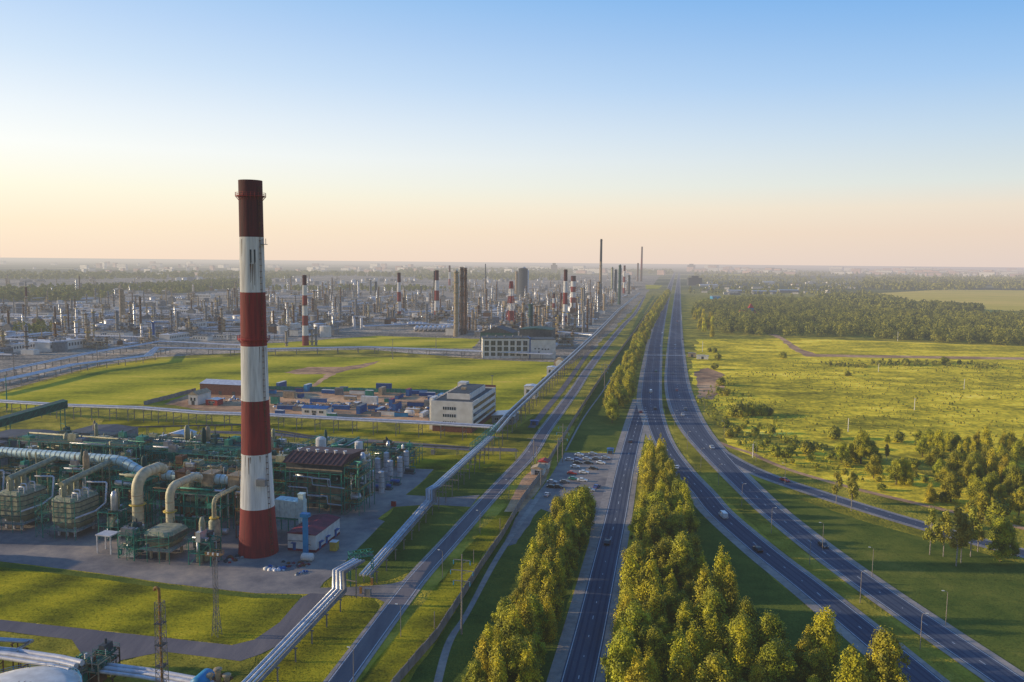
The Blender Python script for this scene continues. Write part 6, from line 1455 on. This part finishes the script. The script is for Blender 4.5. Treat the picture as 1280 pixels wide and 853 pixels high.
for i, (px, py, h) in enumerate([(969, 566, 11), (983, 572, 12), (1008, 568, 17), (1042, 548, 16), (1122, 552, 14), (1245, 648, 24), (893, 441, 6), (887, 440, 5), (898, 450, 8), (893, 462, 8), (900, 482, 10), (899, 492, 8), (908, 495, 9), (916, 520, 14), (926, 521, 17), (938, 519, 15), (952, 519, 14), (963, 519, 9), (1103, 613, 9), (1168, 625, 10), (1182, 628, 13), (1203, 660, 12), (1270, 655, 10), (1060, 470, 6), (1134, 457, 8), (1180, 455, 9), (1085, 562, 9), (1052, 566, 10), (978, 448, 8), (1215, 640, 14), (1240, 655, 14)]):
    x, y = g(px, py); h_ = zat(x, y, py-h); tree('shrub', x, y, h_/4.6, ['round green bush', 'rounded dark bush', 'spreading yellow green bush'][i % 3]+[' by the bend of the slip road', ' in the open meadow', ' beside the wood on the right', ' along the right edge of the highway', ' at the foot of the tree belt'][0 if i < 3 else 1 if i < 5 else 2 if i == 5 else 3 if i < 18 else 4], 'bushes right of the highway', rt)
for x, y in scatter([(905, 520), (1000, 552), (1140, 580), (1160, 610), (1060, 598), (960, 574), (905, 548)], 11, 31, maxn=46):
    tree('shrub', x, y, rt.uniform(.45, 1.15), 'small bush of the loose scrub between the slip road and the meadow', 'small bushes of the scrub beside the slip road', rt)
for px, py, top, kind in [(1068, 577, 546, 'poplar_tree'), (1076, 580, 538, 'broadleaf_tree'), (1088, 577, 550, 'broadleaf_tree'), (1052, 579, 553, 'broadleaf_tree'), (1092, 598, 567, 'broadleaf_tree'), (1120, 606, 573, 'broadleaf_tree'), (1135, 606, 571, 'poplar_tree'), (1128, 605, 568, 'poplar_tree'), (1109, 555, 543, 'broadleaf_tree'), (1108, 577, 555, 'birch_tree'), (1148, 558, 538, 'broadleaf_tree'), (1160, 560, 536, 'broadleaf_tree'), (1172, 562, 540, 'poplar_tree')]:
    x, y = g(px, py); h_ = zat(x, y, top); s = h_/{'poplar_tree': 16.5, 'broadleaf_tree': 13.5, 'birch_tree': 16.8}[kind]; tree(kind, x, y, s, 'leafy tree of the loose groups in front of the meadow', 'trees of the loose groups beside the meadow', rt)
for i, (px, py, top, kind, lab) in enumerate([(1045, 629, 588, 'birch_tree', 'left of two thin birches by the slip road'), (1064, 639, 589, 'birch_tree', 'right of two thin birches by the slip road, white trunk'), (1163, 628, 600, 'poplar_tree', 'small lone tree beside the dirt path'), (1162, 694, 634, 'birch_tree', 'birch at the left of the clump in front of the slip road'), (1179, 696, 638, 'birch_tree', 'second birch from the left in the clump in front of the slip road'), (1195, 708, 632, 'birch_tree', 'tallest birch in the middle of the roadside clump'), (1201, 704, 640, 'birch_tree', 'birch just behind the tallest one of the clump'), (1213, 696, 632, 'birch_tree', 'birch at the right of the roadside clump, white trunk'), (1222, 690, 640, 'birch_tree', 'last birch at the right of the roadside clump'), (1250, 702, 646, 'broadleaf_tree', 'dark leafy tree alone right of the birch clump')]):
    x, y = g(px, py); h_ = zat(x, y, top); tree(kind, x, y, h_/{'poplar_tree': 16.5, 'birch_tree': 16.8, 'spruce_tree': 15.5, 'broadleaf_tree': 13.5}[kind], lab, 'single trees along the slip road', rt)
GD = 'trees of the copse on the right'
for x, y in scatter([(1150, 568), (1200, 560), (1300, 566), (1400, 580), (1400, 670), (1290, 660), (1240, 650), (1190, 632), (1175, 612), (1160, 590)], 7.0, 4, maxn=95):
    tree('broadleaf_tree' if rt.random() < .6 else 'poplar_tree', x, y, rt.uniform(.65, 1.05), 'leafy tree of the dense copse on the right', GD, rt)
for x, y in scatter([(866, 392), (893, 395), (897, 424), (880, 424), (870, 410)], 11, 5, maxn=22):
    tree('poplar_tree', x, y, rt.uniform(.9, 1.3), 'tall tree of the group right of the far highway', 'tall trees right of the far highway', rt)
# woods that read as one mass
def forest(name, label, poly_px, spacing, seed, h=15, faces=46, size=2.2, maxn=1500, mat=None, margin=0):
    poly = [g(*p) for p in poly_px]; rs = np.random.RandomState(seed); P_ = np.array(poly); x0, y0 = P_.min(0); x1, y1 = P_.max(0)
    n = int((x1-x0)*(y1-y0)/spacing**2); pts = []
    k = 0
    while len(pts) < maxn and k < n*2:
        k += 1; p = (rs.uniform(x0, x1), rs.uniform(y0, y1))
        if inside(p, poly) and math.sin(p[0]/spacing*.31+seed)+math.sin(p[1]/spacing*.23+p[0]/spacing*.11) > -1.1: pts.append(p)
    C = []
    for (x, y) in pts:
        s = h*rs.uniform(.5, 1.3); r = s*rs.uniform(.22, .34)
        C.append((x, y, s*.62, r, 1.25)); C.append((x+rs.uniform(-1, 1)*r*.6, y+rs.uniform(-1, 1)*r*.6, s*.35, r*1.05, 1.1))
        C.append((x+rs.uniform(-1, 1)*r*.3, y, s*.88, r*.5, 1.4))
    cx, cy = P_.mean(0); C = [(a-cx, b-cy, c, d, e) for a, b, c, d, e in C]
    C = np.array(C); n_f = len(pts)*faces
    me = leaf_mesh(name, C, n_f, size, seed, mat or mWood, up=.4, shell=.8)
    o = bpy.data.objects.new(name, me); COL.objects.link(o); o.location = (cx, cy, 0); tag(o, label, None, None, 'stuff'); return o
sheet('far_field', [(1085, 348), (1240, 349), (1500, 349), (1500, 346), (1100, 345.5)], .2, mCrop, amp=25, step=200)
sheet('far_field', [(870, 379), (1000, 380), (1060, 373), (1000, 372), (880, 373)], .08, mField, amp=8, step=60)
sheet('far_field', [(880, 345), (990, 345), (1000, 343), (890, 342.5)], .2, mField, amp=25, step=200)
forest('forest', 'mixed wood across the right beyond the meadow', [(866, 388), (893, 397), (900, 417), (1000, 421), (1060, 422), (1160, 427), (1300, 434), (1480, 440), (1480, 405), (1300, 400), (1120, 395), (1000, 379), (930, 376), (890, 380)], 9.5, 1, 15, 90, 1.6, 3800)
forest('forest', 'dark wood strip in front of the tan field', [(1150, 391), (1228, 392), (1226, 386), (1150, 384)], 10, 2, 14, 50, 2.6, 700)
forest('forest', 'wood left of the tan field', [(1000, 379), (1100, 390), (1150, 390), (1140, 380), (1090, 372), (1040, 372)], 12, 3, 14, 40, 3, 1200)
forest('forest', 'long wood on the right horizon beyond the tan field', [(1080, 361), (1120, 363.5), (1300, 362.5), (1500, 364), (1500, 351), (1080, 350)], 34, 4, 22, 42, 7, 2200)
forest('forest', 'scattered trees of the settlement behind the wood', [(860, 373), (1000, 376), (1090, 371), (1090, 350), (860, 346)], 36, 5, 13, 46, 4, 650)
forest('forest', 'wooded belt far behind the warehouses', [(862, 350), (1300, 352), (1300, 342), (862, 340)], 70, 6, 22, 40, 10, 700)
forest('forest', 'dark wooded belt behind the left half of the refinery', [(-100, 378), (80, 377), (150, 372), (300, 362), (338, 360), (338, 352), (300, 353), (160, 361), (-100, 368)], 22, 7, 17, 50, 5, 1700)
forest('forest', 'wooded horizon behind the tank farm', [(-100, 350), (-100, 343), (330, 342), (700, 345), (700, 351), (340, 349)], 85, 8, 20, 40, 12, 1300)
forest('forest', 'wooded horizon behind the highway end', [(500, 343), (840, 345), (840, 338.5), (500, 337)], 150, 9, 24, 40, 18, 800)
forest('forest', 'trees in the left part of the refinery', [(0, 420), (60, 424), (70, 412), (40, 400), (0, 402)], 18, 11, 11, 60, 2, 110)
forest('forest', 'trees behind the coolers in the middle of the refinery', [(340, 365), (600, 364), (600, 360), (340, 360)], 40, 12, 12, 50, 4, 400)
forest('undergrowth', 'low scrub scattered over the meadow beside the highway', [(868, 500), (905, 470), (1000, 545), (1080, 575), (1150, 600), (1080, 605), (960, 575), (905, 550)], 7, 13, 1.9, 16, .6, 500, mLeafG)
forest('undergrowth', 'tufts of tall weeds dotted over the meadow', [(905, 470), (1000, 450), (1300, 455), (1300, 560), (1150, 558), (1050, 550), (960, 525)], 7, 14, 1.3, 9, .7, 1500, mMeadowTuft if 'mMeadowTuft' in globals() else mLeafB)
forest('undergrowth', 'low bushes along the line across the far meadow', [(1020, 458), (1085, 461), (1085, 456), (1020, 454)], 6, 15, 3, 24, .9, 50, mWood)
forest('undergrowth', 'low bushes at the far side of the meadow on the right', [(1090, 457), (1290, 463), (1290, 457), (1090, 452)], 8, 16, 3.5, 24, 1., 140, mWood)
# ------------------------------------------------------------------ light, sky, camera
SUN_EL, SUN_AZ = math.radians(12.5), math.radians(101.5)      # azimuth measured from +Y towards -X
sd = Vector((-math.sin(math.radians(88))*math.cos(SUN_EL), math.cos(math.radians(88))*math.cos(SUN_EL), math.sin(SUN_EL)))
sun = bpy.data.lights.new('sun', 'SUN'); sun.energy = 5.; sun.angle = math.radians(.6); sun.color = (1., .80, .52)
so = bpy.data.objects.new('sun', sun); COL.objects.link(so); so.rotation_euler = (-sd).to_track_quat('-Z', 'Y').to_euler(); so.location = (-300, 0, 300)
wd = bpy.data.worlds.new('World'); sc.world = wd; wd.use_nodes = True; n = wd.node_tree.nodes; l = wd.node_tree.links; n.clear()
sky = n.new('ShaderNodeTexSky'); sky.sky_type = 'NISHITA'; sky.sun_disc = False; sky.sun_elevation = SUN_EL; sky.sun_rotation = math.radians(-88)
sky.air_density = 1.; sky.dust_density = 2.; sky.ozone_density = 2.
bg1 = n.new('ShaderNodeBackground'); bg1.inputs['Strength'].default_value = .012; l.new(sky.outputs[0], bg1.inputs['Color'])
tcw = n.new('ShaderNodeTexCoord'); sp_ = n.new('ShaderNodeSeparateXYZ'); l.new(tcw.outputs['Generated'], sp_.inputs[0])
def lin(c): return tuple(((x/255)/12.92 if x/255 <= .04045 else ((x/255+.055)/1.055)**2.4) for x in c)
asn = n.new('ShaderNodeMath'); asn.operation = 'ARCSINE'; l.new(sp_.outputs['Z'], asn.inputs[0])
el = n.new('ShaderNodeMapRange'); el.inputs['From Min'].default_value = 0; el.inputs['From Max'].default_value = math.radians(30); l.new(asn.outputs[0], el.inputs['Value'])
def e(py): return math.degrees(math.atan((327.5-py)/995.))/30
RR = [(e(327), (229, 211, 201)), (e(290), (235, 214, 196)), (e(262), (236, 222, 204)), (e(235), (220, 226, 222)), (e(180), (194, 215, 233)), (e(120), (160, 198, 238)), (e(60), (132, 182, 234)), (e(5), (104, 168, 232)), (.8, (92, 150, 216)), (1., (84, 138, 208))]
RL = [(e(327), (250, 226, 203)), (e(290), (255, 236, 208)), (e(250), (255, 249, 226)), (e(205), (252, 253, 248)), (e(165), (238, 245, 250)), (e(110), (212, 230, 248)), (e(60), (192, 217, 246)), (e(5), (168, 205, 242)), (.8, (116, 166, 224)), (1., (84, 138, 208))]
ra = ramp(n, l, el.outputs[0], [(max(0, p), lin(c)) for p, c in RR]); rb = ramp(n, l, el.outputs[0], [(max(0, p), lin(c)) for p, c in RL])
dt = n.new('ShaderNodeVectorMath'); dt.operation = 'DOT_PRODUCT'; dt.inputs[1].default_value = (-.98, .2, 0); l.new(tcw.outputs['Generated'], dt.inputs[0])
az = n.new('ShaderNodeMapRange'); az.inputs['From Min'].default_value = -.35; az.inputs['From Max'].default_value = .72; l.new(dt.outputs['Value'], az.inputs['Value'])
mxs = n.new('ShaderNodeMix'); mxs.data_type = 'RGBA'; l.new(az.outputs[0], mxs.inputs['Factor']); l.new(ra, mxs.inputs['A']); l.new(rb, mxs.inputs['B'])
bk = n.new('ShaderNodeMapRange'); bk.inputs['From Min'].default_value = -.45; bk.inputs['From Max'].default_value = .55; bk.inputs['To Min'].default_value = .62; bk.inputs['To Max'].default_value = .98   # sky dimmed behind the camera to cut the fill light
l.new(sp_.outputs['Y'], bk.inputs['Value'])
bg2 = n.new('ShaderNodeBackground'); l.new(bk.outputs[0], bg2.inputs['Strength']); l.new(mxs.outputs['Result'], bg2.inputs['Color'])
ad = n.new('ShaderNodeAddShader'); l.new(bg1.outputs[0], ad.inputs[0]); l.new(bg2.outputs[0], ad.inputs[1])
wo = n.new('ShaderNodeOutputWorld'); l.new(ad.outputs[0], wo.inputs[0])
cam = bpy.data.cameras.new('camera'); co = bpy.data.objects.new('camera', cam); COL.objects.link(co); sc.camera = co
cam.sensor_width = 36; cam.lens = F/1280*36; cam.clip_end = 300000; cam.clip_start = .5
co.matrix_world = Matrix(((RX[0], UP[0], -FW[0], 0), (RX[1], UP[1], -FW[1], 0), (RX[2], UP[2], -FW[2], CH), (0, 0, 0, 1)))
sc.view_settings.view_transform = 'Standard'; sc.view_settings.look = 'None'; sc.view_settings.exposure = 0; sc.view_settings.gamma = 1
sc.render.engine = 'CYCLES'; sc.cycles.use_denoising = True; sc.cycles.max_bounces = 5; sc.cycles.diffuse_bounces = 2; sc.cycles.glossy_bounces = 2; sc.cycles.transmission_bounces = 2; sc.cycles.transparent_max_bounces = 4
print('objects', len(sc.objects), tree_n, 'units', n_u)
